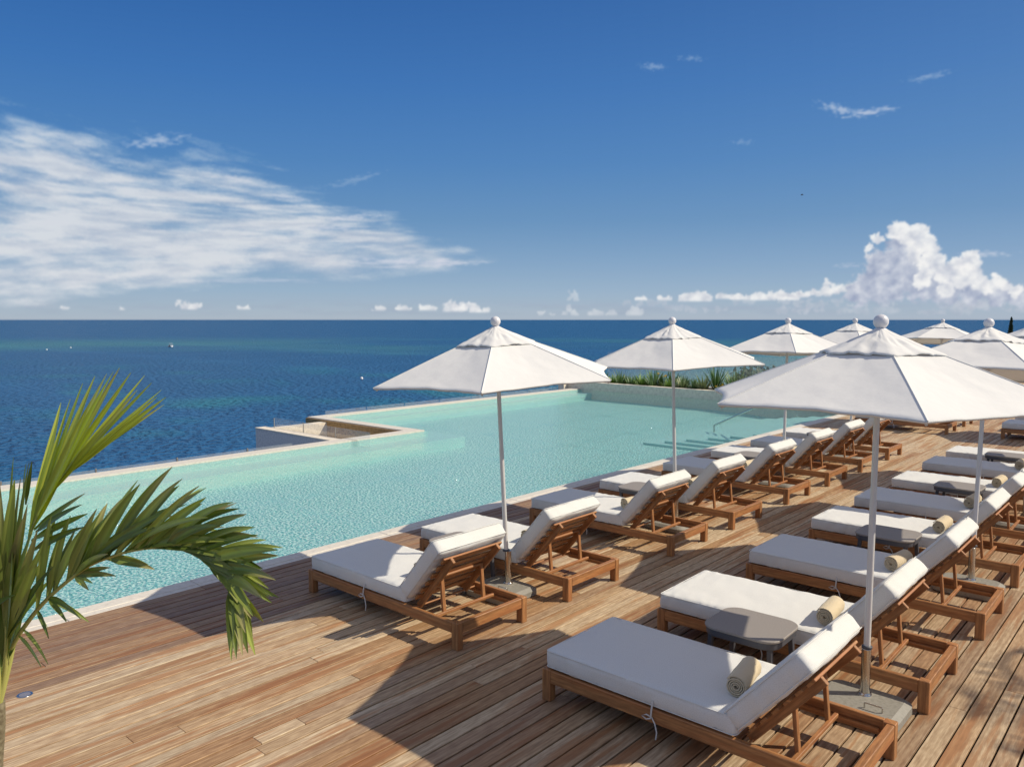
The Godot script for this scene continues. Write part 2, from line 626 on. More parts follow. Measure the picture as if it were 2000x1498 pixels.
# ------------------------------------------------------------------ materials
func noise_tex(freq: float, oct: int, sd: int, size := 512, normal := false, bump := 4.0, ramp: Gradient = null) -> NoiseTexture2D:
	var n := FastNoiseLite.new()
	n.seed = sd
	n.noise_type = FastNoiseLite.TYPE_SIMPLEX_SMOOTH
	n.frequency = freq
	n.fractal_octaves = oct
	var t := NoiseTexture2D.new()
	t.width = size
	t.height = size
	t.seamless = true
	t.seamless_blend_skirt = 0.3
	t.noise = n
	t.as_normal_map = normal
	t.bump_strength = bump
	if ramp: t.color_ramp = ramp
	return t

func ramp(stops: Array) -> Gradient:
	var g := Gradient.new()
	g.offsets = PackedFloat32Array(stops.map(func(s): return s[0]))
	g.colors = PackedColorArray(stops.map(func(s): return s[1]))
	return g

func mat(name_: String, col: Color, rough := 0.8, metal := 0.0) -> StandardMaterial3D:
	var m := StandardMaterial3D.new()
	m.resource_name = name_
	m.albedo_color = col
	m.roughness = rough
	m.metallic = metal
	M[name_] = m
	return m

func triplanar(m: StandardMaterial3D, scale: float, world := false) -> void:
	m.uv1_triplanar = true
	m.uv1_world_triplanar = world
	m.uv1_scale = Vector3.ONE * scale

# wood: u is 6 m long, v 0.6 m across
func wood_image(sd: int, light: Color, dark: Color, warm: Color, warmth: float, w := 1024, h := 512) -> Image:
	var img := Image.create(w, h, false, Image.FORMAT_RGB8)
	var a := FastNoiseLite.new()
	a.seed = sd
	a.frequency = 1.0
	a.fractal_octaves = 4
	for j in h:
		var v := 0.6 * j / h
		for i in w:
			var u := 6.0 * i / w
			var fine := a.get_noise_2d(u * 9.0, v * 260.0)
			var mid := a.get_noise_2d(u * 1.1 + 50.0, v * 38.0)
			var big := a.get_noise_2d(u * 0.5 - 20.0, v * 9.0 + 13.0)
			var spot := a.get_noise_2d(u * 7.0 + 9.0, v * 34.0 - 7.0)
			var t := clampf(0.42 + fine * 0.32 + mid * 0.55 + spot * 0.35, 0, 1)
			var c := light.lerp(dark, t)
			var wv := smoothstep(0.08, 0.45, big + fine * 0.12) * warmth
			c = c.lerp(warm.lerp(dark, 0.35 * t), wv)
			img.set_pixel(i, j, c)
	return img

func make_materials() -> void:
	# woven cover of the cushions
	var f := mat("cushion_fabric", Color(0.885, 0.885, 0.865), 0.92)
	triplanar(f, 6.0)
	f.albedo_texture = noise_tex(0.035, 4, 31, 512, false, 1.0, ramp([[0.0, Color(0.90, 0.895, 0.89)], [0.5, Color(0.975, 0.972, 0.97)], [1.0, Color(1, 1, 1)]]))
	f.normal_enabled = true
	f.normal_texture = noise_tex(0.16, 3, 32, 512, true, 2.2)
	f.normal_scale = 0.5
	f.rim_enabled = true
	f.rim = 0.25
	var cp := mat("canopy_cloth", Color(0.89, 0.885, 0.865), 0.9)
	triplanar(cp, 1.4)
	cp.normal_enabled = true
	cp.normal_texture = noise_tex(0.012, 5, 33, 512, true, 3.0)
	cp.normal_scale = 0.5
	cp.backlight_enabled = true
	cp.backlight = Color(0.30, 0.28, 0.25)
	mat("white_paint", Color(0.87, 0.86, 0.86), 0.35)
	var tk := mat("teak", Color(1, 1, 1), 0.52)
	tk.albedo_texture = ImageTexture.create_from_image(wood_image(3, c8(186, 132, 82), c8(124, 82, 48), c8(164, 100, 56), 0.6))
	tk.uv1_scale = Vector3(1.0 / 6.0, 1.0 / 0.6, 1)
	var dk := mat("deck_wood", Color(1, 1, 1), 0.62)
	dk.albedo_texture = ImageTexture.create_from_image(wood_image(8, c8(214, 197, 166), c8(152, 128, 100), c8(166, 114, 70), 0.62, 2048, 512))
	dk.uv1_scale = Vector3(1.0 / 6.0, 1.0 / 0.6, 1)
	dk.vertex_color_use_as_albedo = true
	dk.heightmap_enabled = false
	mat("subfloor", Color(0.09, 0.07, 0.065), 0.95)
	var al := mat("aluminium", Color(0.86, 0.85, 0.83), 0.36, 0.12)
	al.normal_enabled = false
	mat("steel", Color(0.78, 0.76, 0.73), 0.2, 1.0)
	var ts := mat("table_top", Color(0.62, 0.59, 0.56), 0.6)
	triplanar(ts, 5.0)
	ts.albedo_texture = noise_tex(0.08, 4, 41, 256, false, 1.0, ramp([[0.0, Color(0.82, 0.82, 0.82)], [1.0, Color(1, 1, 1)]]))
	mat("table_frame", Color(0.29, 0.29, 0.31), 0.55)
	var cb := mat("cast_stone", Color(0.58, 0.565, 0.53), 0.6)
	triplanar(cb, 2.0)
	cb.albedo_texture = noise_tex(0.03, 5, 42, 512, false, 1.0, ramp([[0.0, Color(0.84, 0.84, 0.83)], [0.5, Color(0.95, 0.95, 0.94)], [1.0, Color(1, 1, 1)]]))
	var tw := mat("towel", Color(0.85, 0.785, 0.66), 1.0)
	triplanar(tw, 8.0)
	tw.normal_enabled = true
	tw.normal_texture = noise_tex(0.11, 3, 43, 512, true, 6.0)
	tw.rim_enabled = true
	tw.rim = 0.6
	mat("strap", Color(0.80, 0.79, 0.77), 0.9)
	# stone
	var lime := mat("limestone", Color(0.92, 0.88, 0.80), 0.7)
	triplanar(lime, 0.7, true)
	lime.albedo_texture = noise_tex(0.02, 6, 51, 512, false, 1.0, ramp([[0.0, Color(0.88, 0.87, 0.86)], [0.5, Color(0.96, 0.955, 0.95)], [1.0, Color(1, 1, 1)]]))
	var cop := mat("coping_stone", Color(0.865, 0.84, 0.785), 0.62)
	triplanar(cop, 0.9, true)
	cop.albedo_texture = noise_tex(0.03, 6, 52, 512, false, 1.0, ramp([[0.0, Color(0.90, 0.89, 0.88)], [0.5, Color(0.97, 0.965, 0.96)], [1.0, Color(1, 1, 1)]]))
	var ochre := mat("ochre_stone", Color(0.66, 0.545, 0.37), 0.75)
	triplanar(ochre, 0.5, true)
	ochre.albedo_texture = noise_tex(0.03, 6, 53, 512, false, 1.0, ramp([[0.0, Color(0.72, 0.70, 0.66)], [0.5, Color(0.93, 0.92, 0.9)], [1.0, Color(1, 1, 1)]]))
	var rend := mat("render_wall", Color(0.90, 0.87, 0.85), 0.9)
	triplanar(rend, 0.6, true)
	rend.albedo_texture = noise_tex(0.05, 6, 54, 512, false, 1.0, ramp([[0.0, Color(0.86, 0.86, 0.86)], [1.0, Color(1, 1, 1)]]))
	# pool mosaic; its light and dark aqua speckle paints rippling caustic light
	var mo := mat("caustic_mosaic", Color(1, 1, 1), 0.45)
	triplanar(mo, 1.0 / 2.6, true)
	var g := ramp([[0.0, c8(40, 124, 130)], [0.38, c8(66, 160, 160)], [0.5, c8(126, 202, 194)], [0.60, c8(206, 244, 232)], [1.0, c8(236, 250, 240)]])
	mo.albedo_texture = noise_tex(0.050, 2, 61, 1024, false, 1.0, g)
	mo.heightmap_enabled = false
	var ml := mat("ledge_mosaic", Color(1, 1, 1), 0.45)
	triplanar(ml, 1.0 / 2.6, true)
	ml.albedo_texture = noise_tex(0.06, 3, 62, 1024, false, 1.0, ramp([[0.0, c8(128, 192, 190)], [0.5, c8(160, 212, 206)], [1.0, c8(196, 230, 222)]]))
	# water
	var pw := mat("pool_water", Color(0.46, 0.76, 0.72, 0.12), 0.02)
	pw.transparency = BaseMaterial3D.TRANSPARENCY_ALPHA
	triplanar(pw, 1.0 / 2.3, true)
	pw.normal_enabled = true
	pw.normal_texture = noise_tex(0.030, 3, 71, 1024, true, 30.0)
	pw.normal_scale = 1.0
	var se := mat("sea_water", Color(1, 1, 1), 0.3)
	se.metallic_specular = 0.06
	se.vertex_color_use_as_albedo = true
	se.uv1_scale = Vector3(1.0 / 84.0, 1.0 / 60.0, 1)
	se.normal_enabled = true
	se.normal_texture = noise_tex(0.020, 5, 72, 2048, true, 34.0)
	se.normal_scale = 1.0
	var gl := mat("glass", Color(0.93, 0.96, 0.95, 0.10), 0.0)
	gl.transparency = BaseMaterial3D.TRANSPARENCY_ALPHA
	mat("glass_edge", Color(0.50, 0.60, 0.57), 0.2)
	mat("rail_cap", Color(0.62, 0.60, 0.57), 0.4, 0.5)
	# plants
	var pal := mat("palm_leaf", Color(1, 1, 1), 0.33)
	pal.vertex_color_use_as_albedo = true
	pal.backlight_enabled = true
	pal.backlight = Color(0.62, 0.70, 0.18)
	pal.cull_mode = BaseMaterial3D.CULL_DISABLED
	mat("palm_stem", Color(0.66, 0.66, 0.36), 0.5)
	var tr := mat("palm_trunk", Color(0.60, 0.57, 0.46), 0.9)
	triplanar(tr, 3.0)
	tr.albedo_texture = noise_tex(0.05, 5, 81, 256, false, 1.0, ramp([[0.0, Color(0.55, 0.5, 0.45)], [1.0, Color(1, 1, 1)]]))
	var gr := mat("blade_green", Color(1, 1, 1), 0.5)
	gr.vertex_color_use_as_albedo = true
	gr.backlight_enabled = true
	gr.backlight = Color(0.35, 0.42, 0.12)
	mat("soil", Color(0.22, 0.17, 0.13), 1.0)
	var sand := mat("sand", Color(0.83, 0.76, 0.64), 1.0)
	triplanar(sand, 0.02, true)
	sand.albedo_texture = noise_tex(0.03, 5, 91, 512, false, 1.0, ramp([[0.0, Color(0.75, 0.73, 0.70)], [1.0, Color(1, 1, 1)]]))
	mat("conifer", Color(0.17, 0.22, 0.17), 0.9)
	mat("terracotta", Color(0.62, 0.55, 0.47), 0.8)
	mat("hull", Color(0.9, 0.9, 0.9), 0.4)
	mat("hull_dark", Color(0.2, 0.22, 0.26), 0.5)
	mat("petal", Color(0.95, 0.72, 0.10), 0.6)
	mat("lens", Color(0.55, 0.54, 0.56), 0.3, 0.3)

# ------------------------------------------------------------------ deck
func build_deck() -> void:
	var deck := thing("deck", "weathered hardwood deck of narrow boards between pool and loungers", "deck", Vector3.ZERO, 0, "", "structure")
	var rng := RandomNumberGenerator.new()
	rng.seed = 21
	var pitch := 0.1215
	var list := []
	var rows := 74
	for r in rows:
		var z := -7.262 + pitch * (r + 0.5)
		var x := -3.0 - rng.randf_range(0.0, 3.5)
		while x < 34.0:
			var l := rng.randf_range(4.0, 5.6)
			if r == int((-4.585 + 7.262) / pitch) and x < 3.38 and x + l > 3.38: l = 3.384 - x
			if r == int((-4.30 + 7.262) / pitch) and x < 2.76 and x + l > 2.76: l = 2.761 - x
			# boards are mixed in tone; those along the pool's splash zone are darker and redder
			var k := rng.randf()
			var tone := Color(1.0, 0.985, 0.96)
			if k < 0.16: tone = Color(0.66, 0.49, 0.36)
			elif k < 0.28: tone = Color(0.84, 0.74, 0.64)
			elif k < 0.38: tone = Color(0.66, 0.58, 0.54)
			elif k < 0.60: tone = Color(0.92, 0.90, 0.88)
			var tint := tone * rng.randf_range(0.88, 1.06)
			if r < 10 and x + l * 0.5 < 9.0:
				tint = Color(0.44, 0.35, 0.33).lerp(Color(0.64, 0.50, 0.40), rng.randf())
			elif z > -3.4:
				tint = tint.lerp(Color(0.62, 0.47, 0.37), rng.randf_range(0.25, 0.8))
			else:
				tint = tint.lerp(Color(0.80, 0.62, 0.46), rng.randf_range(0.08, 0.46))
			var c := Vector3(x + l / 2, 0, z)
			# area in the picture, to choose which boards are objects of their own
			var area := 0.0
			for s in 7:
				var p := Vector3(x + l * (s + 0.5) / 7.0, 0, z) - EYE
				var dep := p.dot(fwd)
				if dep < 1.5: continue
				var sx := absf(p.dot(side) / dep)
				if sx < 0.68 and dep > 3.7:
					area += l / 7.0 * pitch / pow(dep, 2.6)
			list.append([area, c, l, tint, rng.randf_range(0, 0.36), rng.randf_range(0, 0.42), rng.randf_range(-0.0012, 0.0012)])
			x += l + 0.0014
	list.sort_custom(func(p, q): return p[0] > q[0])
	var rest := SurfaceTool.new()
	rest.begin(Mesh.PRIMITIVE_TRIANGLES)
	for k in list.size():
		var b: Array = list[k]
		var size := Vector3(b[2], 0.024, pitch - 0.0130)
		var st := rest
		if k < 300:
			st = SurfaceTool.new()
			st.begin(Mesh.PRIMITIVE_TRIANGLES)
		var face_tone := (b[3] as Color).clamp(Color(0, 0, 0), Color(1, 1, 1))
		st.set_color(face_tone)
		var at: Vector3 = b[1] + Vector3(0, -0.012 + b[6], 0)
		if k < 300:
			add_box(st, Vector3.ZERO, size, 0.0025, Vector2(b[4], b[5]))
			part("deck_board", st.commit(), M.deck_wood, deck, place(at))
		else:
			add_box(st, at, size, 0.0025, Vector2(b[4], b[5]))
	var o := part("deck_boarding", rest.commit(), M.deck_wood, deck)
	o.set_meta("kind", "stuff")
	part("deck_joists", box(Vector3(38, 0.5, 9.2), 0.0), M.subfloor, deck, place(Vector3(15.4, -0.31, -2.65)))

# ------------------------------------------------------------------ pool
func quad(a: Vector3, b: Vector3, c: Vector3, d: Vector3, out: Vector3) -> ArrayMesh:
	var st := SurfaceTool.new()
	st.begin(Mesh.PRIMITIVE_TRIANGLES)
	face(st, [a, b, c, d], out)
	return st.commit()

func prism(pts: Array, y0: float, y1: float) -> ArrayMesh:   # pts: outline as Vector2(x, z), convex
	var st := SurfaceTool.new()
	st.begin(Mesh.PRIMITIVE_TRIANGLES)
	add_prism(st, pts, y0, y1)
	return st.commit()

func add_prism(st: SurfaceTool, pts: Array, y0: float, y1: float) -> void:
	var c := Vector2.ZERO
	for p in pts: c += p / pts.size()
	var top := []
	var low := []
	for p in pts:
		top.append(Vector3(p.x, y1, p.y))
		low.append(Vector3(p.x, y0, p.y))
	face(st, top, Vector3.UP)
	face(st, low, Vector3.DOWN)
	for k in pts.size():
		var e := (k + 1) % pts.size()
		var mid: Vector2 = (pts[k] + pts[e]) / 2 - c
		var d: Vector2 = (pts[e] - pts[k]).orthogonal()
		if d.dot(mid) < 0: d = -d
		face(st, [low[k], low[e], top[e], top[k]], Vector3(d.x, 0, d.y))

const WATER := -0.030
const FLOOR := -0.38

func build_pool() -> void:
	# basin: floor, walls under the copings, the shallow ledge along the overflow edge, the corner steps
	var basin := thing("pool_basin", "turquoise basin of the infinity pool, caustic light painted into its mosaic", "pool", Vector3.ZERO, 0, "", "structure")
	part("pool_floor", prism([Vector2(-14, -7.5), Vector2(12.43, -7.5), Vector2(12.43, -13.8), Vector2(-14, -13.8)], -1.55, FLOOR), M.caustic_mosaic, basin)
	part("pool_floor", prism([Vector2(12.43, -7.5), Vector2(24.6, -7.5), Vector2(24.6, -17.8), Vector2(12.43, -17.8)], -1.55, FLOOR), M.caustic_mosaic, basin)
	part("pool_wall", prism([Vector2(-14, -7.52), Vector2(24.6, -7.52), Vector2(24.6, -7.30), Vector2(-14, -7.30)], -1.6, -0.034), M.caustic_mosaic, basin)
	part("pool_ledge", prism([Vector2(-14, -13.0), Vector2(12.42, -13.0), Vector2(12.42, -13.78), Vector2(-14, -13.78)], -1.5, -0.14), M.ledge_mosaic, basin)
	part("pool_ledge", prism([Vector2(12.42, -13.0), Vector2(13.0, -13.0), Vector2(13.0, -17.2), Vector2(12.42, -17.2)], -1.5, -0.142), M.ledge_mosaic, basin)
	part("pool_ledge", prism([Vector2(12.42, -17.2), Vector2(24.4, -17.2), Vector2(24.4, -17.72), Vector2(12.42, -17.72)], -1.5, -0.144), M.ledge_mosaic, basin)
	# steps in the corner by the hand rail, each a slab of its own
	for k in 6:
		var x := 16.0 + 0.24 * k
		var z := -9.98 + 0.44 * k
		part("pool_step", prism([Vector2(x, -7.53), Vector2(22.0, -7.53), Vector2(22.0, z), Vector2(x, z)], -1.4 + 0.003 * k, -0.325 + 0.055 * k), M.ledge_mosaic, basin)
	# coping stones between water and deck
	var cop := thing("pool_coping", "pale limestone coping between pool and deck", "coping", Vector3.ZERO, 0, "", "structure")
	var x := -6.0
	while x < 22.2:
		var l := minf(1.2, 22.35 - x)
		part("coping_slab", box(Vector3(l - 0.005, 0.05, 0.17), 0.005), M.coping_stone, cop, place(Vector3(x + l / 2, -0.026, -7.437)))
		part("coping_edge", box(Vector3(l - 0.005, 0.05, 0.085), 0.005), M.coping_stone, cop, place(Vector3(x + l / 2, -0.030, -7.308)))
		x += l
	# overflow edge
	var w := thing("overflow_wall", "white stone overflow wall along the sea side of the pool", "wall", Vector3.ZERO, 0, "", "structure")
	part("wall_top", prism([Vector2(-14, -13.78), Vector2(12.42, -13.78), Vector2(12.42, -14.12), Vector2(-14, -14.12)], -3.0, -0.004), M.coping_stone, w)
	part("wall_top", prism([Vector2(12.06, -14.12), Vector2(12.42, -14.12), Vector2(12.42, -18.06), Vector2(12.06, -18.06)], -3.0, -0.004), M.coping_stone, w)
	part("wall_top", prism([Vector2(12.42, -17.72), Vector2(24.3, -17.72), Vector2(24.3, -18.06), Vector2(12.42, -18.06)], -3.0, -0.004), M.coping_stone, w)
	part("wall_cladding", prism([Vector2(12.00, -14.12), Vector2(12.058, -14.12), Vector2(12.058, -18.06), Vector2(12.00, -18.06)], -3.0, -0.03), M.ochre_stone, w)
	part("wall_lining", prism([Vector2(-14, -13.72), Vector2(12.47, -13.72), Vector2(12.47, -13.778), Vector2(-14, -13.778)], -1.5, -0.036), M.ledge_mosaic, w)
	part("wall_lining", prism([Vector2(12.422, -13.722), Vector2(12.47, -13.722), Vector2(12.47, -17.718), Vector2(12.422, -17.718)], -1.5, -0.037), M.ledge_mosaic, w)
	part("wall_lining", prism([Vector2(12.47, -17.67), Vector2(24.3, -17.67), Vector2(24.3, -17.718), Vector2(12.47, -17.718)], -1.5, -0.038), M.ledge_mosaic, w)
	# water surface
	var st := SurfaceTool.new()
	st.begin(Mesh.PRIMITIVE_TRIANGLES)
	for q in [[-14.0, 12.06, -7.52, -13.78], [12.06, 12.42, -7.52, -13.78], [12.42, 24.2, -7.52, -17.72]]:
		face(st, [Vector3(q[0], WATER, q[2]), Vector3(q[1], WATER, q[2]), Vector3(q[1], WATER, q[3]), Vector3(q[0], WATER, q[3])], Vector3.UP)
	solo("pool_water", st.commit(), M.pool_water, "rippled clear turquoise water filling the infinity pool", "water", Vector3.ZERO, "", "structure")
	# hand rail
	var hr := thing("pool_handrail", "slanted steel handrail rising from the pool steps", "handrail", Vector3(17.35, 0, -7.10))
	var top := Vector3(0.02, 0.86, -0.05)
	var pts := [Vector3(0, -0.02, 0), Vector3(0.0, 0.4, 0), Vector3(0, 0.78, 0), Vector3(0.01, 0.84, -0.03), top + Vector3(0.02, 0.0, -0.06)]
	var low := Vector3(18.36 - 17.35, -0.10, -9.35 + 7.10)
	for k in range(1, 7):
		pts.append((top + Vector3(0.02, 0, -0.06)).lerp(low, k / 6.0))
	part("rail", tube(pts, 0.022, 10), M.steel, hr)
	part("rail_post", tube([low, low + Vector3(0, -0.5, 0)], 0.021, 10), M.steel, hr)
	part("base_flange", lathe([Vector2(0.0, 0.014), Vector2(0.04, 0.014), Vector2(0.05, 0.006), Vector2(0.05, 0.0)], 16), M.steel, hr)

func build_terrace() -> void:
	# sunken terrace in the notch of the pool
	var t := thing("sunken_terrace", "plastered terrace box with pale parapet in the pool notch", "terrace", Vector3(10.1, 0, -13.9))
	var ch := func(pts): return pts.map(func(p): return p - Vector2(10.1, -13.9))
	part("parapet_wall", prism(ch.call([Vector2(10.1, -14.125), Vector2(10.36, -14.125), Vector2(10.36, -17.35), Vector2(10.1, -17.35)]), -4.0, -0.06), M.render_wall, t)
	part("parapet_cap", prism(ch.call([Vector2(10.09, -14.125), Vector2(10.37, -14.125), Vector2(10.37, -17.36), Vector2(10.09, -17.36)]), -0.0595, -0.03), M.limestone, t)
	part("back_wall", prism(ch.call([Vector2(10.362, -17.10), Vector2(12.06, -17.10), Vector2(12.06, -17.35), Vector2(10.362, -17.35)]), -4.0, -0.07), M.limestone, t)
	part("terrace_floor", prism(ch.call([Vector2(10.362, -14.125), Vector2(11.998, -14.125), Vector2(11.998, -17.098), Vector2(10.362, -17.098)]), -1.5, -1.2), M.limestone, t)
	var g := thing("glass_balustrade", "low clear glass balustrade on the parapet of the sunken terrace", "balustrade", Vector3(10.46, 0, -15.2))
	for k in 3:
		var z0 := 1.86 - k * 1.26
		part("glass_panel", box(Vector3(0.012, 1.38, 1.22), 0.0), M.glass, g, place(Vector3(0, -0.50, z0 - 0.61)))
		part("panel_edge", box(Vector3(0.016, 1.38, 0.012), 0.0), M.rail_cap, g, place(Vector3(0, -0.50, z0 - 1.24)))
	# glass screen on the lower gutter walk behind the overflow edge
	var n := 0
	for seg in [[-8.0, 9.6, -14.95, -0.105], [13.2, 24.0, -18.9, -0.02]]:
		var lab: String = ["clear glass screen below the overflow edge, left of the sunken terrace", "clear glass screen below the overflow edge between terrace and planter"][n]
		if n == 0: lab = "clear glass screen below the straight overflow edge beside the palm"
		var gs := thing("glass_screen", lab, "balustrade", Vector3(seg[0], -1.3, seg[2]), 0, "glass screens along the overflow edge")
		var x := 0.0
		var l: float = seg[1] - seg[0]
		var h: float = seg[3] + 1.3
		while x < l - 0.1:
			var pw := minf(1.5, l - x)
			part("glass_panel", box(Vector3(pw - 0.04, h, 0.012), 0.0), M.glass, gs, place(Vector3(x + pw / 2, h / 2, 0)))
			if n == 0: part("clamp_post", box(Vector3(0.03, h + 0.02, 0.03), 0.003), M.rail_cap, gs, place(Vector3(x, (h + 0.02) / 2, 0)))
			x += pw
		part("gutter_floor", box(Vector3(l, 0.2, 0.8), 0.0), M.render_wall, gs, place(Vector3(l / 2, -0.1, 0.4)))
		n += 1

# ------------------------------------------------------------------ sun loungers
const LW := 0.84
const LL := 2.05
const BACK := 49.0

var lounger0: Node3D
var mattress_meshes := []
var back_meshes := []

func rod(a: Vector3, b: Vector3, w: float, h: float, bev := 0.003, off := Vector2.ZERO) -> Array:
	# a square bar from a to b: [mesh, transform]
	var d := (b - a)
	var l := d.length()
	var z := d / l
	var up := Vector3.UP if absf(z.y) < 0.9 else Vector3(0, 0, -1)
	var x := up.cross(z).normalized()
	var y := z.cross(x)
	return [box(Vector3(w, h, l), bev, off), Transform3D(Basis(x, y, z), (a + b) / 2)]

func bar(called: String, a: Vector3, b: Vector3, w: float, h: float, m: Material, parent: Node3D, off := Vector2.ZERO) -> MeshInstance3D:
	var r := rod(a, b, w, h, 0.003, off)
	return part(called, r[0], m, parent, r[1])

func piping(w: float, l: float, r: float, rad: float) -> Array:
	var out := []
	for p in round_rect(w, l, r, 4):
		out.append(Vector3(p.x, 0, p.y))
	out.append(out[0])
	return out

func make_lounger() -> Node3D:
	var t := thing("sun_lounger", "", "sun lounger", Vector3.ZERO, 0, "teak sun loungers")
	var w: Material = M.teak
	var top := 0.222
	for sx in [0.0, 1.0]:
		var x: float = 0.021 if sx == 0.0 else LW - 0.021
		part("side_rail", box(Vector3(0.036, 0.088, LL - 0.142), 0.004, Vector2(0.3 + sx, 0.1)), w, t, place(Vector3(x, top - 0.046, LL / 2)))
		for z in [0.036, LL - 0.036]:
			part("leg", box(Vector3(0.064, top, 0.070), 0.004, Vector2(1.0 + z, 0.3 * sx)), w, t, place(Vector3(0.033 if sx == 0.0 else LW - 0.033, top / 2, z)))
	part("end_rail", box(Vector3(LW - 0.134, 0.080, 0.036), 0.004, Vector2(2.0, 0.2)), w, t, place(Vector3(LW / 2, top - 0.044, 0.024)))
	part("end_rail", box(Vector3(LW - 0.134, 0.086, 0.044), 0.004, Vector2(3.1, 0.32)), w, t, place(Vector3(LW / 2, top - 0.045, LL - 0.026)))
	for k in 7:
		part("seat_slat", box(Vector3(LW - 0.09, 0.018, 0.075), 0.003, Vector2(0.4 * k, 0.05 * k)), w, t, place(Vector3(LW / 2, 0.206, 0.14 + 0.19 * k)))
	# ratchet strips inside the rails
	for x in [0.056, LW - 0.056]:
		part("ratchet_strip", box(Vector3(0.026, 0.034, 0.50), 0.003, Vector2(0.7, 0.2)), w, t, place(Vector3(x, 0.150, 1.71)))
	# back frame
	var a := deg_to_rad(BACK)
	var d := Vector3(0, sin(a), cos(a))
	var nrm := Vector3(0, cos(a), -sin(a))
	var hinge := Vector3(0, 0.235, 1.455)
	for x in [0.15, LW - 0.15]:
		bar("back_rail", hinge + Vector3(x, -0.03, 0) - d * 0.03, hinge + Vector3(x, -0.03, 0) + d * 0.60, 0.030, 0.055, w, t, Vector2(x, 0.1))
	for k in 6:
		var at := hinge + d * (0.05 + 0.098 * k) + nrm * 0.012 + Vector3(LW / 2, 0, 0)
		var big := 1.0 if k < 5 else 1.2
		part("back_slat", box(Vector3(LW - 0.15, 0.017, 0.055 * big), 0.003, Vector2(0.5 * k, 0.04 * k)), w, t, Transform3D(Basis(Vector3.RIGHT, nrm, Vector3.RIGHT.cross(nrm)), at))
	# prop
	for x in [0.185, LW - 0.185]:
		bar("prop_leg", Vector3(x, 0.150, 1.705), Vector3(x, 0.478, 1.672), 0.036, 0.024, w, t, Vector2(x * 3.0, 0.3))
	bar("prop_bar", Vector3(0.075, 0.178, 1.715), Vector3(LW - 0.075, 0.178, 1.715), 0.026, 0.026, w, t, Vector2(0.9, 0.1))
	part("prop_rod", tube([Vector3(0.14, 0.475, 1.672), Vector3(LW - 0.14, 0.475, 1.672)], 0.013, 8), w, t)
	part("hinge_rod", tube([Vector3(0.05, 0.19, 1.46), Vector3(LW - 0.05, 0.19, 1.46)], 0.008, 8), w, t)
	# cushions
	var mt := part("mattress", mattress_meshes[0], M.cushion_fabric, t, place(Vector3(LW / 2, 0.2905, 0.715)))
	for y in [0.055, -0.052]:
		var ring := piping(0.815, 1.385, 0.028, 0.0)
		part("piping", tube(ring, 0.0035, 5), M.cushion_fabric, mt, place(Vector3(0, y, 0)))
	var mid := Vector3(LW / 2, 0.545, 1.580)
	var bk := part("back_cushion", back_meshes[0], M.cushion_fabric, t, Transform3D(Basis(Vector3.RIGHT, nrm, Vector3.RIGHT.cross(nrm)), mid))
	for y in [0.058, -0.055]:
		var ring := piping(0.815, 0.635, 0.028, 0.0)
		part("piping", tube(ring, 0.0035, 5), M.cushion_fabric, bk, place(Vector3(0, y, 0)))
	# tie strings: a strap round the rail, a bow and two loose ends
	for sx in [-1.0, 1.0]:
		var x: float = LW / 2 + sx * (LW / 2 + 0.006)
		var o: float = sx
		var p := Vector3(x, 0.175, 0.87)
		var knot := part("tie_string", tube([p + Vector3(-0.012 * o, 0.10, 0), p + Vector3(0.004 * o, 0.05, 0.002), p + Vector3(0.008 * o, 0.0, 0.0)], 0.006, 6), M.strap, t)
		part("tie_loop", tube([p, p + Vector3(0.012 * o, 0.012, -0.03), p + Vector3(0.014 * o, -0.004, -0.058), p + Vector3(0.012 * o, -0.018, -0.03), p + Vector3(0.006 * o, -0.006, 0)], 0.0045, 6), M.strap, knot)
		part("tie_end", tube([p, p + Vector3(0.01 * o, -0.03, 0.03), p + Vector3(0.012 * o, -0.08, 0.045), p + Vector3(0.014 * o, -0.125, 0.04)], 0.0045, 6), M.strap, knot)
	return t

func dup(src: Node3D, at: Vector3, turn: float, label: String, group := "") -> Node3D:
	var r: Node3D = src.duplicate()
	var base := String(src.name)
	r.name = numbered(base)
	add_child(r)
	r.position = at
	r.rotation.y = turn
	if label: r.set_meta("label", label)
	if group: r.set_meta("group", group)
	return r

const ORD := ["first", "second", "third", "fourth", "fifth", "sixth", "seventh", "eighth", "ninth", "tenth", "eleventh", "twelfth", "thirteenth", "fourteenth", "fifteenth", "sixteenth", "seventeenth", "eighteenth", "nineteenth", "twentieth"]

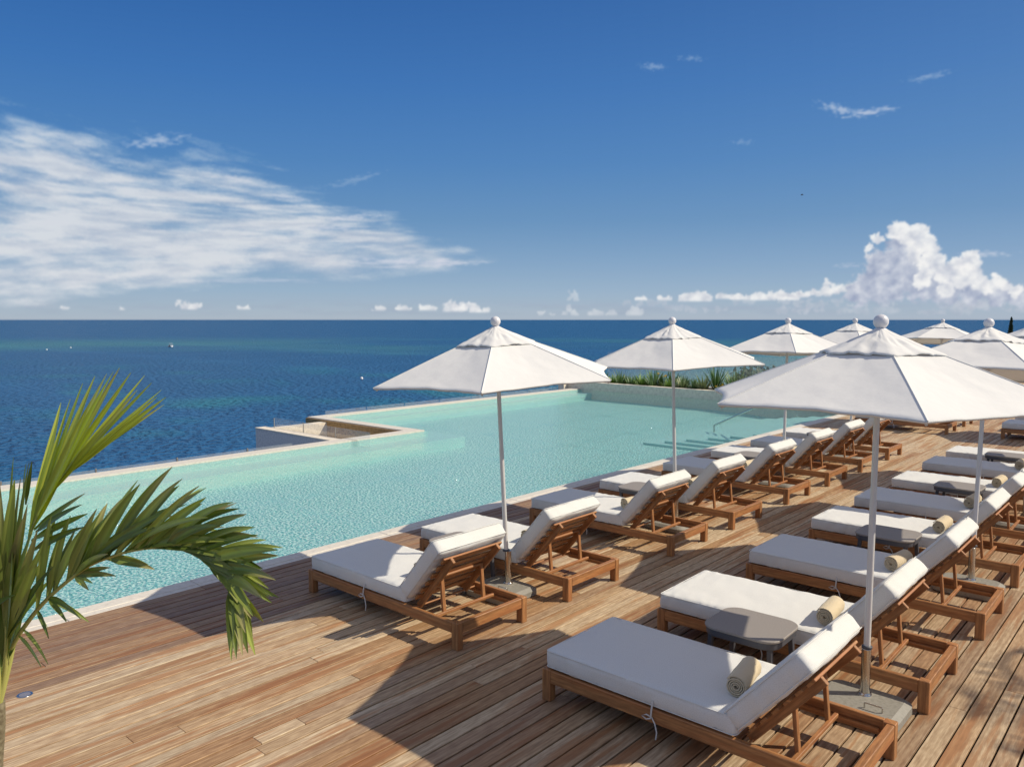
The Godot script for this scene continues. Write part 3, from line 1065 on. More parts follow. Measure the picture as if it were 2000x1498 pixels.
var towel0: Node3D
func make_towel() -> Node3D:
	var t := thing("rolled_towel", "", "towel", Vector3.ZERO, 0, "rolled towels on the loungers")
	# one long cloth rolled up: a spiral ribbon with thickness
	var turns := 4.4
	var seg := 96
	var half := 0.165
	var r0 := 0.010
	var r1 := 0.064
	var pitch := (r1 - r0) / turns
	var th := pitch * 0.72
	var n := FastNoiseLite.new()
	n.seed = 77
	n.frequency = 1.0
	var loop := []
	for k in seg + 1:
		var a := TAU * turns * k / seg
		loop.append([a, r0 + pitch * a / TAU])
	var slices := 7
	var rows := []
	for s in range(-1, slices + 2):
		var sx := clampf(float(s) / slices, 0, 1)
		var x := lerpf(-half, half, sx)
		var row := PackedVector3Array()
		var cap := s == -1 or s == slices + 1
		for k in loop.size():
			var r: float = loop[k][1] + (th * 0.5 if not cap else 0.0)
			var w: float = n.get_noise_2d(loop[k][0] * 1.3, x * 14.0) * 0.005 * loop[k][1] / r1
			var xx: float = x + n.get_noise_1d(loop[k][0] * 0.9) * 0.006
			row.append(Vector3(xx, sin(loop[k][0]) * (r + w), cos(loop[k][0]) * (r + w)))
		for q in loop.size():
			var k := loop.size() - 1 - q
			var r: float = loop[k][1] - (th * 0.5 if not cap else 0.0)
			var w: float = n.get_noise_2d(loop[k][0] * 1.3, x * 14.0) * 0.005 * loop[k][1] / r1
			var xx: float = x + n.get_noise_1d(loop[k][0] * 0.9) * 0.006
			row.append(Vector3(xx, sin(loop[k][0]) * (r + w), cos(loop[k][0]) * (r + w)))
		rows.append(row)
	part("towel_roll", sheet(rows, true, true), M.towel, t, place(Vector3(0, 0.066, 0)))
	# a closed core so that no light falls through the roll
	return t

var table0: Node3D
func make_table() -> Node3D:
	var t := thing("side_table", "", "side table", Vector3.ZERO, 0, "grey side tables between the loungers")
	var h := 0.44
	part("table_top", loft(round_rect(0.50, 0.56, 0.12, 7), [[h - 0.018, 0.004], [h - 0.014, 0.0], [h - 0.004, 0.0], [h, 0.004]]), M.table_top, t)
	part("apron", loft(round_rect(0.485, 0.545, 0.115, 7), [[h - 0.070, 0.012], [h - 0.062, 0.002], [h - 0.0185, 0.0]]), M.table_frame, t)
	for sx in [-1, 1]:
		for sz in [-1, 1]:
			var p := Vector3(sx * 0.185, h - 0.06, sz * 0.215)
			var q := Vector3(sx * 0.205, 0.0, sz * 0.235)
			bar("leg", q + Vector3(0, 0.001, 0), p, 0.034, 0.034, M.table_frame, t)
	return t

# ------------------------------------------------------------------ umbrellas
const UR := 1.19
const RIM := 2.07

func hexr(phi: float, r: float, scallop: float) -> float:
	# distance to a hexagon's edge with corners at multiples of 60 degrees; edges drawn inward a little
	var d := fposmod(phi, TAU6) - TAU6 / 2
	var e := r * cos(TAU6 / 2) / cos(d)
	var m := 1.0 - pow(absf(d) / (TAU6 / 2), 2.0)
	return e * (1.0 - scallop * m)

var canopy_meshes := []
var vent_meshes := []
func canopy_panel(sd: int, side_no: int) -> ArrayMesh:
	var n := FastNoiseLite.new()
	n.seed = sd
	n.frequency = 1.0
	n.fractal_octaves = 3
	var rows := []
	var per := 14
	var rings := 22
	for i in rings + 1:
		var f := float(i) / rings
		var row := PackedVector3Array()
		for k in per + 1:
			var fr := clampf(float(k) / per, 0.0005, 0.9995)
			var phi := TAU6 * (side_no + fr)
			var r := hexr(phi, lerpf(0.035, UR, f), 0.045 * f * f)
			var d := fr * 2.0 - 1.0
			var mid := 1.0 - d * d
			var y := lerpf(2.505, RIM, f) + 0.004 * sin(f * PI)
			y += 0.012 * mid * f - 0.042 * mid * sin(f * PI) * f
			var p := Vector3(cos(phi) * r, y, sin(phi) * r)
			# soft creases running out from the hub and along the hem
			var w := n.get_noise_3d(p.x * 2.6, p.z * 2.6, 0.0) * 0.008 + n.get_noise_3d(cos(phi) * 7.0, sin(phi) * 7.0, f * 2.0) * 0.005
			w += n.get_noise_3d(p.x * 9.0, p.z * 9.0, 4.0) * 0.0022
			p.y += w * (0.15 + mid) * minf(1.0, f * 3.0)
			row.append(p)
		rows.append(row)
	# hem turned under
	var hem := PackedVector3Array()
	for p in rows[-1]:
		hem.append(Vector3(p.x * 0.992, p.y - 0.016, p.z * 0.992))
	rows.append(hem)
	var hem2 := PackedVector3Array()
	for p in rows[-2]:
		hem2.append(Vector3(p.x * 0.972, p.y - 0.006, p.z * 0.972))
	rows.append(hem2)
	return sheet(rows, false)

func vent_mesh(sd: int) -> ArrayMesh:
	var n := FastNoiseLite.new()
	n.seed = sd + 50
	n.frequency = 1.0
	n.fractal_octaves = 3
	var rows := []
	var per := 14
	for i in 13:
		var f := i / 12.0
		var row := PackedVector3Array()
		for k in 6 * per:
			var phi := TAU * k / (6.0 * per)
			var r := hexr(phi, lerpf(0.028, 0.40, f), 0.03 * f)
			var d := (fposmod(phi, TAU6) - TAU6 / 2) / (TAU6 / 2)
			var mid := 1.0 - d * d
			var y := lerpf(2.546, 2.384, pow(f, 0.90))
			var u := n.get_noise_2d(cos(phi) * 3.4 + 9.0, sin(phi) * 3.4)
			y += mid * (0.006 * f * f + u * 0.020 * f) + n.get_noise_3d(cos(phi) * 7.0, sin(phi) * 7.0, f * 3.0) * 0.012 * sin(f * PI) * (0.3 + mid)
			row.append(Vector3(cos(phi) * r, y, sin(phi) * r))
		rows.append(row)
	var hem := PackedVector3Array()
	for p in rows[-1]:
		hem.append(Vector3(p.x * 0.985, p.y - 0.010, p.z * 0.985))
	rows.append(hem)
	return sheet(rows, true)

func make_umbrella() -> Node3D:
	var t := thing("patio_umbrella", "", "umbrella", Vector3.ZERO, 0, "white patio umbrellas")
	part("base_plate", loft(round_rect(0.50, 0.56, 0.09, 5), [[0.001, 0.012], [0.010, 0.0], [0.055, 0.002], [0.082, 0.05]]), M.cast_stone, t, place(Vector3(-0.10, 0, 0.0)))
	var hd := part("base_handle", tube([Vector3(-0.20, 0.075, 0.06), Vector3(-0.205, 0.115, 0.06), Vector3(-0.205, 0.118, 0.065), Vector3(-0.205, 0.118, 0.165), Vector3(-0.205, 0.115, 0.17), Vector3(-0.20, 0.075, 0.17)], 0.005, 6), M.steel, t)
	hd.set_meta("label", "small wire handle on the base")
	part("base_sleeve", lathe([Vector2(0.0, 0.40), Vector2(0.026, 0.40), Vector2(0.0305, 0.395), Vector2(0.0305, 0.10), Vector2(0.042, 0.092), Vector2(0.046, 0.080), Vector2(0.046, 0.075)], 20), M.steel, t)
	part("sleeve_collar", lathe([Vector2(0.024, 0.418), Vector2(0.034, 0.414), Vector2(0.034, 0.400), Vector2(0.026, 0.398)], 20), M.table_frame, t)
	part("pole", lathe([Vector2(0.0, 2.50), Vector2(0.0195, 2.50), Vector2(0.0195, 1.40), Vector2(0.0215, 1.398), Vector2(0.0215, 0.395)], 20), M.aluminium, t)
	for k in 6:
		part("canopy_panel", canopy_meshes[0][k], M.canopy_cloth, t)
	part("vent", vent_meshes[0], M.canopy_cloth, t)
	var prof := [Vector2(0.0, 2.636)]
	for k in range(1, 11):
		var a := PI * k / 12.0
		prof.append(Vector2(sin(a) * 0.048, 2.588 + cos(a) * 0.048))
	for q in [[0.030, 2.545], [0.040, 2.540], [0.043, 2.532], [0.040, 2.523], [0.034, 2.520], [0.040, 2.514], [0.038, 2.500], [0.0, 2.500]]:
		prof.append(Vector2(q[0], q[1]))
	part("finial", lathe(prof, 24), M.white_paint, t)
	part("hub", lathe([Vector2(0.0, 2.46), Vector2(0.04, 2.46), Vector2(0.045, 2.45), Vector2(0.045, 2.41), Vector2(0.022, 2.40)], 16), M.white_paint, t)
	for k in 6:
		var a := TAU6 * k
		var dir := Vector3(cos(a), 0, sin(a))
		part("rib", tube([dir * 0.04 + Vector3.UP * 2.44, dir * 0.6 + Vector3.UP * 2.268, dir * 1.165 + Vector3.UP * 2.048], 0.008, 6), M.aluminium, t)
		var sm := []
		for q in 12:
			var f := q / 11.0
			sm.append(dir * lerpf(0.035, UR, f) + Vector3.UP * (lerpf(2.505, RIM, f) + 0.004 * sin(f * PI) + 0.001))
		part("seam", tube(sm, 0.0045, 5), M.canopy_cloth, t)
		part("strut", tube([dir * 0.03 + Vector3.UP * 2.13, dir * 0.55 + Vector3.UP * 2.27], 0.007, 6), M.aluminium, t)
	part("runner", lathe([Vector2(0.022, 2.16), Vector2(0.038, 2.155), Vector2(0.038, 2.11), Vector2(0.022, 2.10)], 16), M.white_paint, t)
	return t

func place_umbrella(src: Node3D, first: bool, at: Vector3, th: float, ta: float, tb: float, label: String, k: int) -> void:
	var u := src
	if first:
		u.position = at
		u.set_meta("label", label)
	else:
		u = dup(src, at, 0, label)
	var y := Vector3(ta, 1, tb).normalized()
	var x := Vector3(1, 0, 0)
	var z := x.cross(y).normalized()
	x = y.cross(z).normalized()
	var tilt := Basis(x, y, z) * Basis(Vector3.UP, -th)
	var pn := 0
	for c in u.get_children():
		var nm := String(c.name)
		if nm.begins_with("base"):
			continue
		c.transform = Transform3D(tilt, Vector3.ZERO)
		if nm.begins_with("canopy"):
			c.mesh = canopy_meshes[k % canopy_meshes.size()][pn]
			pn += 1
		if nm == "vent": c.mesh = vent_meshes[k % vent_meshes.size()]

func build_furniture() -> void:
	for s in 5:
		mattress_meshes.append(cushion(Vector3(0.82, 0.13, 1.395), 0.032, 100 + s * 7))
		back_meshes.append(cushion(Vector3(0.82, 0.135, 0.645), 0.034, 140 + s * 5, Vector3i(18, 5, 26)))
		canopy_meshes.append(range(6).map(func(q): return canopy_panel(200 + s * 9, q)))
		vent_meshes.append(vent_mesh(300 + s))
	lounger0 = make_lounger()
	towel0 = make_towel()
	table0 = make_table()
	var umb := make_umbrella()
	var rng := RandomNumberGenerator.new()
	rng.seed = 9
	var made := 0
	var towels := 0
	# [first x of each lounger], z of the foot end, words for the row
	var rowsd := [
		[[4.20, 5.62, 7.47, 8.98, 10.73, 12.32, 13.87, 15.40, 19.74, 21.50], -6.345, "poolside row"],
		[[4.03, 5.53, 7.16, 8.83, 10.28, 11.82, 13.50, 14.92, 19.90, 21.40], -3.29, "inner row"],
	]
	for row in rowsd:
		for k in row[0].size():
			var at := Vector3(row[0][k], 0, row[1] + rng.randf_range(-0.015, 0.015))
			var turn := rng.randf_range(-0.008, 0.008)
			var lab := "teak sun lounger with white cushions, %s in the %s counting towards the planter" % [ORD[k], row[2]]
			var o := lounger0
			if made == 0:
				o.position = at
				o.rotation.y = turn
				o.set_meta("label", lab)
			else:
				o = dup(lounger0, at, turn, lab)
			o.get_node("mattress").mesh = mattress_meshes[made % 5]
			var cu: Node3D = o.get_node("mattress")
			cu.position = Vector3(LW / 2 + rng.randf_range(-0.008, 0.008), 0.2905, 0.715 + rng.randf_range(-0.012, 0.006))
			cu.rotation.y = rng.randf_range(-0.008, 0.008)
			o.get_node("back_cushion").mesh = back_meshes[(made * 2 + 1) % 5]
			made += 1
			var ta := at + Vector3(0.36 + rng.randf_range(-0.02, 0.03), 0.360, 1.285)
			if row[2] == "poolside row":
				ta = at + Vector3(0.42, 0.360, 1.285)
			var tl := "rolled beige towel on the %s lounger of the %s counting towards the planter" % [ORD[k], row[2]]
			var tt := rng.randf_range(-0.20, 0.20)
			if k > 7: continue
			if towels == 0:
				towel0.position = ta
				towel0.rotation.y = tt
				towel0.set_meta("label", tl)
			else:
				dup(towel0, ta, tt, tl)
			towels += 1
	var n := 0
	for row in rowsd:
		for k in range(0, row[0].size(), 2):
			var x: float = (row[0][k] + LW + row[0][k + 1]) / 2 + 0.005
			var at := Vector3(x, 0, row[1] + 0.96)
			var lab := "small grey metal side table between the %s and %s loungers of the %s" % [ORD[k], ORD[k + 1], row[2]]
			if n == 0:
				table0.position = at
				table0.set_meta("label", lab)
			else:
				dup(table0, at, rng.randf_range(-0.03, 0.03), lab)
			n += 1
	var ups := [
		[5.48, -4.906, 3.556, -0.051, -0.015, "first umbrella of the poolside row, leaning slightly, white with vented top"],
		[8.68, -4.92, 3.663, -0.030, -0.020, "second umbrella of the poolside row counting towards the planter, white with vented top"],
		[11.93, -4.88, 3.70, 0.060, -0.02, "third umbrella of the poolside row counting towards the planter, white with vented top"],
		[15.06, -4.9, 3.75, 0.05, -0.01, "fourth umbrella of the poolside row counting towards the planter, white with vented top"],
		[21.35, -4.92, 3.35, 0.10, 0.0, "fifth umbrella of the poolside row, past the walkway gap, white"],
		[5.411, -1.606, 3.702, 0.013, 0.001, "first umbrella of the inner row, white with vented top and ball finial"],
		[8.55, -1.6, 3.72, 0.125, -0.005, "second umbrella of the inner row counting towards the planter, white with vented top"],
		[11.55, -1.6, 3.6, 0.04, 0.0, "third umbrella of the inner row counting towards the planter, white"],
		[14.75, -1.6, 3.7, 0.02, 0.0, "fourth umbrella of the inner row counting towards the planter, white"],
		[21.2, -1.6, 3.6, 0.03, 0.0, "fifth umbrella of the inner row, past the walkway gap, white"],
	]
	for k in ups.size():
		var u: Array = ups[k]
		place_umbrella(umb, k == 0, Vector3(u[0], 0, u[1]), u[2], u[3], u[4], u[5], k)

# ------------------------------------------------------------------ plants
func leaflet(base: Vector3, dir: Vector3, up: Vector3, l: float, w: float, droop: float, fold: float, c0: Color, c1: Color, twist := 0.0) -> ArrayMesh:
	# a folded strap leaf: three columns, bending under its weight
	var v := PackedVector3Array()
	var idx := PackedInt32Array()
	var col := PackedColorArray()
	var n := 9
	var p := base
	var d := dir.normalized()
	var u := up
	for i in n + 1:
		var t := float(i) / n
		var s := d.cross(u).normalized()
		u = s.cross(d).normalized()
		var a := twist * t
		var s2 := s * cos(a) + u * sin(a)
		var u2 := u * cos(a) - s * sin(a)
		var ww := w * (0.35 + 0.65 * smoothstep(0.0, 0.18, t)) * (1.0 - pow(t, 2.6)) + 0.0015
		var f := fold * (1.0 - 0.6 * t)
		v.append(p + s2 * ww * cos(f) + u2 * ww * sin(f))
		v.append(p)
		v.append(p - s2 * ww * cos(f) + u2 * ww * sin(f))
		var c := c0.lerp(c1, smoothstep(0.35, 1.0, t))
		col.append(c)
		col.append(c * 1.25)
		col.append(c)
		if i < n:
			var b := i * 3
			for q in 2:
				idx.append_array([b + q, b + q + 1, b + q + 3, b + q + 1, b + q + 4, b + q + 3])
		p += d * l / n
		d = (d + Vector3.DOWN * droop * (0.3 + t) / n).normalized()
	return smooth(v, idx, PackedVector2Array(), col)

func curve(pts: Array, n: int) -> Array:
	var c := Curve3D.new()
	for k in pts.size():
		var t: Vector3 = (pts[mini(k + 1, pts.size() - 1)] - pts[maxi(k - 1, 0)]) / 6.0
		c.add_point(pts[k], -t, t)
	var out := []
	var l := c.get_baked_length()
	for k in n + 1:
		out.append(c.sample_baked(l * k / n, true))
	return out

func frond(palm: Node3D, pts: Array, start: float, n: int, length: Callable, lean: Callable, spread: Callable, c0: Color, c1: Color, seed_: int, w := 0.024, droop := 0.5, r0 := 0.016) -> Node3D:
	var rng := RandomNumberGenerator.new()
	rng.seed = seed_
	var path := curve(pts, 40)
	var rad := []
	for k in 41:
		rad.append(lerpf(r0, 0.003, pow(k / 40.0, 0.8)))
	var origin: Vector3 = path[0]
	var local := path.map(func(p): return p - origin)
	var f := part("frond", tube(local, rad, 7), M.palm_stem, palm, place(origin - palm.position))
	for k in n:
		var t := start + (1.0 - start) * (k + 0.5) / n
		var fi := t * 40.0
		var i := mini(int(fi), 39)
		var p: Vector3 = (local[i] as Vector3).lerp(local[i + 1], fi - i)
		var d: Vector3 = (local[i + 1] - local[i]).normalized()
		var view := (EYE - (p + origin)).normalized()
		for s in [-1.0, 1.0]:
			# the two ranks of leaflets leave the rachis forward and outward
			var sv: Vector3 = spread.call(t)
			var across: Vector3 = d.cross(sv).normalized() * s
			var ln: float = lean.call(t) * rng.randf_range(0.85, 1.15)
			var dir: Vector3 = (d * cos(ln) + across * sin(ln) + sv * 0.18 + Vector3(rng.randf_range(-1, 1), rng.randf_range(-1, 1), rng.randf_range(-1, 1)) * 0.09).normalized()
			var up: Vector3 = spread.call(t)
			var l: float = length.call(t) * rng.randf_range(0.86, 1.1)
			var shade := rng.randf_range(0.75, 1.2)
			var tip := c1 if rng.randf() < 0.75 else Color(0.42, 0.34, 0.12)
			part("leaflet", leaflet(p, dir, up, l, w * rng.randf_range(0.8, 1.15), droop * rng.randf_range(0.7, 1.4), 0.45, c0 * shade, tip * shade, rng.randf_range(-0.5, 0.5)), M.palm_leaf, f)
	return f

# a strap leaf from a to b through a bowed middle, its face turned to 'out'
func blade(a: Vector3, b: Vector3, bow: Vector3, out: Vector3, w: float, fold: float, c0: Color, c1: Color, roll: float) -> ArrayMesh:
	var v := PackedVector3Array()
	var idx := PackedInt32Array()
	var col := PackedColorArray()
	var n := 11
	var m := (a + b) / 2 + bow
	for i in n + 1:
		var t := float(i) / n
		var p := a.lerp(m, t).lerp(m.lerp(b, t), t)
		var d := ((m - a) * (1.0 - t) + (b - m) * t).normalized()
		var s := d.cross(out).normalized()
		var u := s.cross(d).normalized()
		var an := roll * (t - 0.4)
		var s2 := s * cos(an) + u * sin(an)
		var u2 := u * cos(an) - s * sin(an)
		var ww := w * (0.30 + 0.70 * smoothstep(0.0, 0.30, t)) * (1.0 - pow(t, 3.0)) + 0.0012
		# two half blades on each side of the midrib, so the surface catches light unevenly
		for q in [1.0, 0.5, 0.0, -0.5, -1.0]:
			var lift := absf(q) * ww * sin(fold) + (0.12 * ww if absf(q) == 0.5 else 0.0)
			v.append(p + s2 * ww * q * cos(fold) + u2 * lift)
			var c := c0.lerp(c1, smoothstep(0.45, 1.0, t))
			col.append(c * (1.45 if q == 0.0 else 1.0))
		if i < n:
			var k := i * 5
			for q in 4:
				idx.append_array([k + q, k + q + 1, k + q + 5, k + q + 1, k + q + 6, k + q + 5])
	return smooth(v, idx, PackedVector2Array(), col)

func zp(x: float, y: float, d: float) -> Vector3:      # where a sketched leaf point lies
	return px_at(x / 1.832, 680.0 + y / 1.832, d)

func leafy_frond(palm: Node3D, spine: Array, depth: Callable, leaves: Array, cols: Array, sd: int, w: float, bow: float, r0 := 0.013, fold := 0.35) -> void:
	var rng := RandomNumberGenerator.new()
	rng.seed = sd
	var path := curve(spine, 36)
	var rad := []
	for k in 37: rad.append(lerpf(r0, 0.003, pow(k / 36.0, 0.8)))
	var o: Vector3 = path[0]
	var f := part("frond", tube(path.map(func(p): return p - o), rad, 8), M.palm_stem, palm, place(o - palm.position))
	for l in leaves:
		var da: float = depth.call(l[0])
		var a := zp(l[0], l[1], da)
		var b := zp(l[2], l[3], da + rng.randf_range(-0.22, 0.10))
		var hold: Vector3 = path[0]
		for p in path:
			if p.distance_to(a) < hold.distance_to(a): hold = p
		if hold.distance_to(a) < 0.10: a = hold
		var c: Color = (cols[0] as Color).lerp(cols[1], rng.randf()) * rng.randf_range(0.8, 1.2)
		var tip: Color = cols[2] if rng.randf() < 0.35 else c
		var up := Vector3.UP * bow * a.distance_to(b) * rng.randf_range(0.5, 1.3)
		var out := (-fwd + Vector3.UP * rng.randf_range(0.1, 0.9) + side * rng.randf_range(-0.5, 0.5)).normalized()
		var ww: float = w * rng.randf_range(0.75, 1.2) * (l[4] if l.size() > 4 else 1.0)
		part("leaflet", blade(a - o, b - o, up, out, ww, fold * rng.randf_range(0.6, 1.5), c, tip, rng.randf_range(-0.9, 0.9)), M.palm_leaf, f)

func build_palm() -> void:
	var D := 3.35
	var at := px_at(-20, 1498, D)
	at.y = 0
	var palm := thing("coconut_palm", "young coconut palm with arching green fronds beside the pool deck", "palm", at)
	var P := func(x: float, y: float, d: float) -> Vector3: return px_at(x, y, d)
	# lower stem, then the pale petioles
	var stem := curve([at + Vector3(0.0, 0.30, 0), P.call(-16, 1498, D), P.call(-8, 1420, D), P.call(-6, 1372, D)], 14)
	var rad := []
	for k in 15: rad.append(lerpf(0.055, 0.030, k / 14.0))
	part("trunk", tube(stem.map(func(p): return p - at), rad, 12), M.palm_trunk, palm)
	part("pot", loft(round_rect(0.5, 0.5, 0.2, 6), [[0.0, 0.06], [0.04, 0.04], [0.40, 0.0], [0.42, 0.0]]), M.terracotta, palm)
	var green := Color(0.105, 0.150, 0.030)
	var mid := Color(0.390, 0.440, 0.105)
	var dry := Color(0.34, 0.30, 0.13)
	# the frond that arches over the pool edge; leaflets as [base, tip] in the palm's own sketch
	var arch := [[130, 940, 182, 600], [165, 900, 240, 618], [200, 862, 302, 635], [238, 832, 345, 575], [268, 808, 382, 556], [300, 788, 432, 540], [340, 765, 500, 486], [380, 750, 602, 434, 1.1], [420, 740, 640, 492], [468, 726, 724, 500, 0.8], [500, 720, 700, 518], [540, 715, 736, 534], [570, 712, 856, 574], [600, 712, 830, 560], [630, 715, 872, 600], [660, 722, 906, 642], [690, 735, 922, 668], [720, 750, 940, 716], [750, 765, 992, 722], [770, 785, 985, 745], [790, 800, 986, 830], [800, 815, 962, 890], [810, 830, 996, 892], [815, 845, 942, 980], [820, 860, 902, 1030], [825, 872, 886, 1092], [822, 862, 850, 1086], [816, 852, 866, 1100], [806, 842, 846, 1060], [250, 762, 642, 560], [395, 738, 552, 792, 0.8], [250, 764, 385, 735, 0.7], [262, 792, 392, 785, 0.6], [585, 640, 695, 690, 0.8], [190, 905, 290, 972, 0.55], [182, 905, 236, 976, 0.5], [280, 822, 316, 866, 0.5], [140, 950, 172, 1006, 0.4], [70, 1062, 146, 1142, 0.4], [450, 730, 800, 640], [520, 716, 850, 690], [560, 714, 900, 760], [640, 718, 940, 790], [680, 730, 900, 850], [700, 742, 960, 860], [350, 762, 620, 600], [310, 780, 560, 640], [730, 756, 880, 930], [770, 790, 905, 960], [480, 724, 760, 590], [600, 712, 800, 620]]
	var rj := RandomNumberGenerator.new()
	rj.seed = 12
	for l in arch.duplicate():
		var dx := rj.randf_range(-26, 26)
		arch.append([l[0] + rj.randf_range(-8, 8), l[1] + rj.randf_range(-4, 8), l[2] + dx, l[3] + rj.randf_range(-30, 34), (l[4] if l.size() > 4 else 1.0) * 0.9])
	leafy_frond(palm, [P.call(-4, 1385, D), zp(25, 1110, D), zp(90, 990, D - 0.05), zp(190, 876, D - 0.12), zp(330, 772, D - 0.18), zp(450, 730, D - 0.22), zp(560, 714, D - 0.26), zp(660, 724, D - 0.28), zp(750, 768, D - 0.3), zp(810, 832, D - 0.3), zp(836, 890, D - 0.3)],
		func(x): return D - 0.05 - 0.27 * clampf(x / 800.0, 0, 1), arch, [green, mid, dry], 5, 0.0225, 0.11)
	# the young upright frond, still half folded and yellow green
	var spear := [[92, 660, 216, 195], [100, 640, 250, 182], [108, 628, 294, 126], [118, 610, 322, 190], [124, 596, 338, 100], [132, 590, 380, 92], [140, 580, 404, 84], [146, 570, 426, 70, 1.15], [154, 560, 440, 130], [160, 548, 466, 88, 1.1], [168, 540, 490, 150], [176, 532, 516, 98], [186, 520, 541, 124], [196, 505, 560, 175], [206, 492, 576, 150], [214, 480, 592, 176], [222, 470, 586, 202], [160, 600, 300, 330, 1.3], [130, 650, 260, 360, 1.3], [190, 560, 380, 300, 1.2]]
	leafy_frond(palm, [P.call(-4, 1380, D), zp(40, 1090, D + 0.03), zp(66, 900, D + 0.04), zp(96, 700, D + 0.05), zp(150, 560, D + 0.05), zp(230, 440, D + 0.05)],
		func(x): return D + 0.06, spear, [Color(0.46, 0.52, 0.065), Color(0.62, 0.64, 0.110), Color(0.62, 0.56, 0.17)], 6, 0.0185, 0.0, 0.013, 0.5)
	# darker leaves round the heart, and fronds that leave the picture
	var heart := [[10, 1050, 46, 390], [40, 1000, 102, 410, 0.6], [30, 1000, 72, 462, 0.6], [0, 1000, -4, 480], [20, 1020, 132, 652, 1.2], [40, 1030, 152, 700, 1.2], [0, 1150, 62, 800], [30, 1100, 112, 822], [10, 1180, 26, 880], [60, 1040, 142, 862], [120, 650, 302, 520, 0.8], [126, 660, 292, 560, 0.7], [110, 690, 312, 592, 0.8], [120, 720, 300, 640, 0.7], [-20, 1000, 60, 560, 1.2], [-30, 950, 10, 640, 1.2], [20, 980, 96, 560], [0, 900, 84, 600], [50, 1010, 190, 780], [70, 1000, 176, 830], [10, 1120, 84, 900], [-10, 1060, 40, 700, 1.3], [-20, 1110, 12, 800, 1.2], [60, 960, 120, 640, 1.1], [80, 980, 150, 760], [-10, 820, 50, 470], [90, 560, 112, 405, 0.4], [80, 560, 92, 412, 0.4]]
	leafy_frond(palm, [P.call(-6, 1380, D), zp(10, 1180, D - 0.02), zp(22, 1040, D - 0.06), zp(14, 860, D - 0.08), zp(-20, 680, D - 0.1), zp(-90, 560, D - 0.2)],
		func(x): return D - 0.02, heart, [Color(0.07, 0.11, 0.022), Color(0.32, 0.38, 0.075), dry], 7, 0.022, 0.05)
	var out := []
	for k in 16:
		out.append([-20 - 26 * k, 980 - 24 * k, -40 - 30 * k + 120 * (k % 2), 640 - 16 * k + 260 * (k % 2)])
	leafy_frond(palm, [P.call(-6, 1380, D), zp(-10, 1150, D - 0.05), zp(-60, 940, D - 0.12), zp(-200, 780, D - 0.22), zp(-420, 640, D - 0.3)],
		func(x): return D - 0.12, out, [green, mid, dry], 8, 0.022, 0.05)

func build_shade_palm() -> void:
	# a taller palm behind the inner row, outside the frame; its fronds dapple the boards there
	var at := Vector3(10.4, 0, 5.2)
	var palm := thing("tall_palm", "taller potted palm shading the boards behind the inner row", "palm", at)
	var top := at + Vector3(0, 5.5, 0)
	part("trunk", tube([Vector3(0, 0.3, 0), Vector3(0.06, 2.8, 0.03), Vector3(0, 5.5, 0)], [0.09, 0.07, 0.06], 12), M.palm_trunk, palm)
	part("pot", loft(round_rect(0.6, 0.6, 0.25, 6), [[0.0, 0.08], [0.04, 0.05], [0.48, 0.0], [0.5, 0.0]]), M.terracotta, palm)
	for k in 9:
		var a := TAU * k / 9.0 + 0.2
		var o := Vector3(cos(a), 0, sin(a))
		frond(palm, [top, top + o * 0.3 + Vector3.UP * 0.42, top + o * 0.8 + Vector3.UP * 0.52, top + o * 1.25 + Vector3.UP * 0.2, top + o * 1.5 - Vector3.UP * 0.3], 0.15, 16,
			func(t): return 0.4, func(t): return lerpf(1.0, 0.5, t), func(t): return Vector3.UP, Color(0.05, 0.09, 0.02), Color(0.12, 0.14, 0.03), 60 + k, 0.018, 0.6)

func tuft(called: String, at: Vector3, label: String, n: int, h: float, sp: float, c0: Color, sd: int, flower := false) -> void:
	var t := thing(called, label, "plant", at, 0, "plants in the planter bed")
	var rng := RandomNumberGenerator.new()
	rng.seed = sd
	for g in 3:
		var st := SurfaceTool.new()
		st.begin(Mesh.PRIMITIVE_TRIANGLES)
		for k in n / 3:
			var a := rng.randf() * TAU
			var o := Vector3(cos(a), 0, sin(a))
			var tilt := rng.randf_range(0.1, 1.0)
			var hh := h * rng.randf_range(0.55, 1.1)
			var m := leaflet(o * rng.randf() * 0.10, (Vector3.UP + o * tilt * sp).normalized(), o + Vector3.UP * 0.2, hh, rng.randf_range(0.012, 0.026), rng.randf_range(0.2, 1.2), 0.3, c0 * rng.randf_range(0.6, 1.5), c0 * rng.randf_range(1.0, 2.0))
			st.append_from(m, 0, Transform3D.IDENTITY)
		part("foliage", st.commit(), M.blade_green, t)
	if flower:
		for k in 5:
			var p := Vector3(rng.randf_range(-0.2, 0.2), h * rng.randf_range(0.5, 0.95), rng.randf_range(-0.2, 0.2))
			part("flower", lathe([Vector2(0.0, 0.03), Vector2(0.03, 0.025), Vector2(0.045, 0.0), Vector2(0.02, -0.02), Vector2(0.0, -0.025)], 7), M.petal, t, place(p))

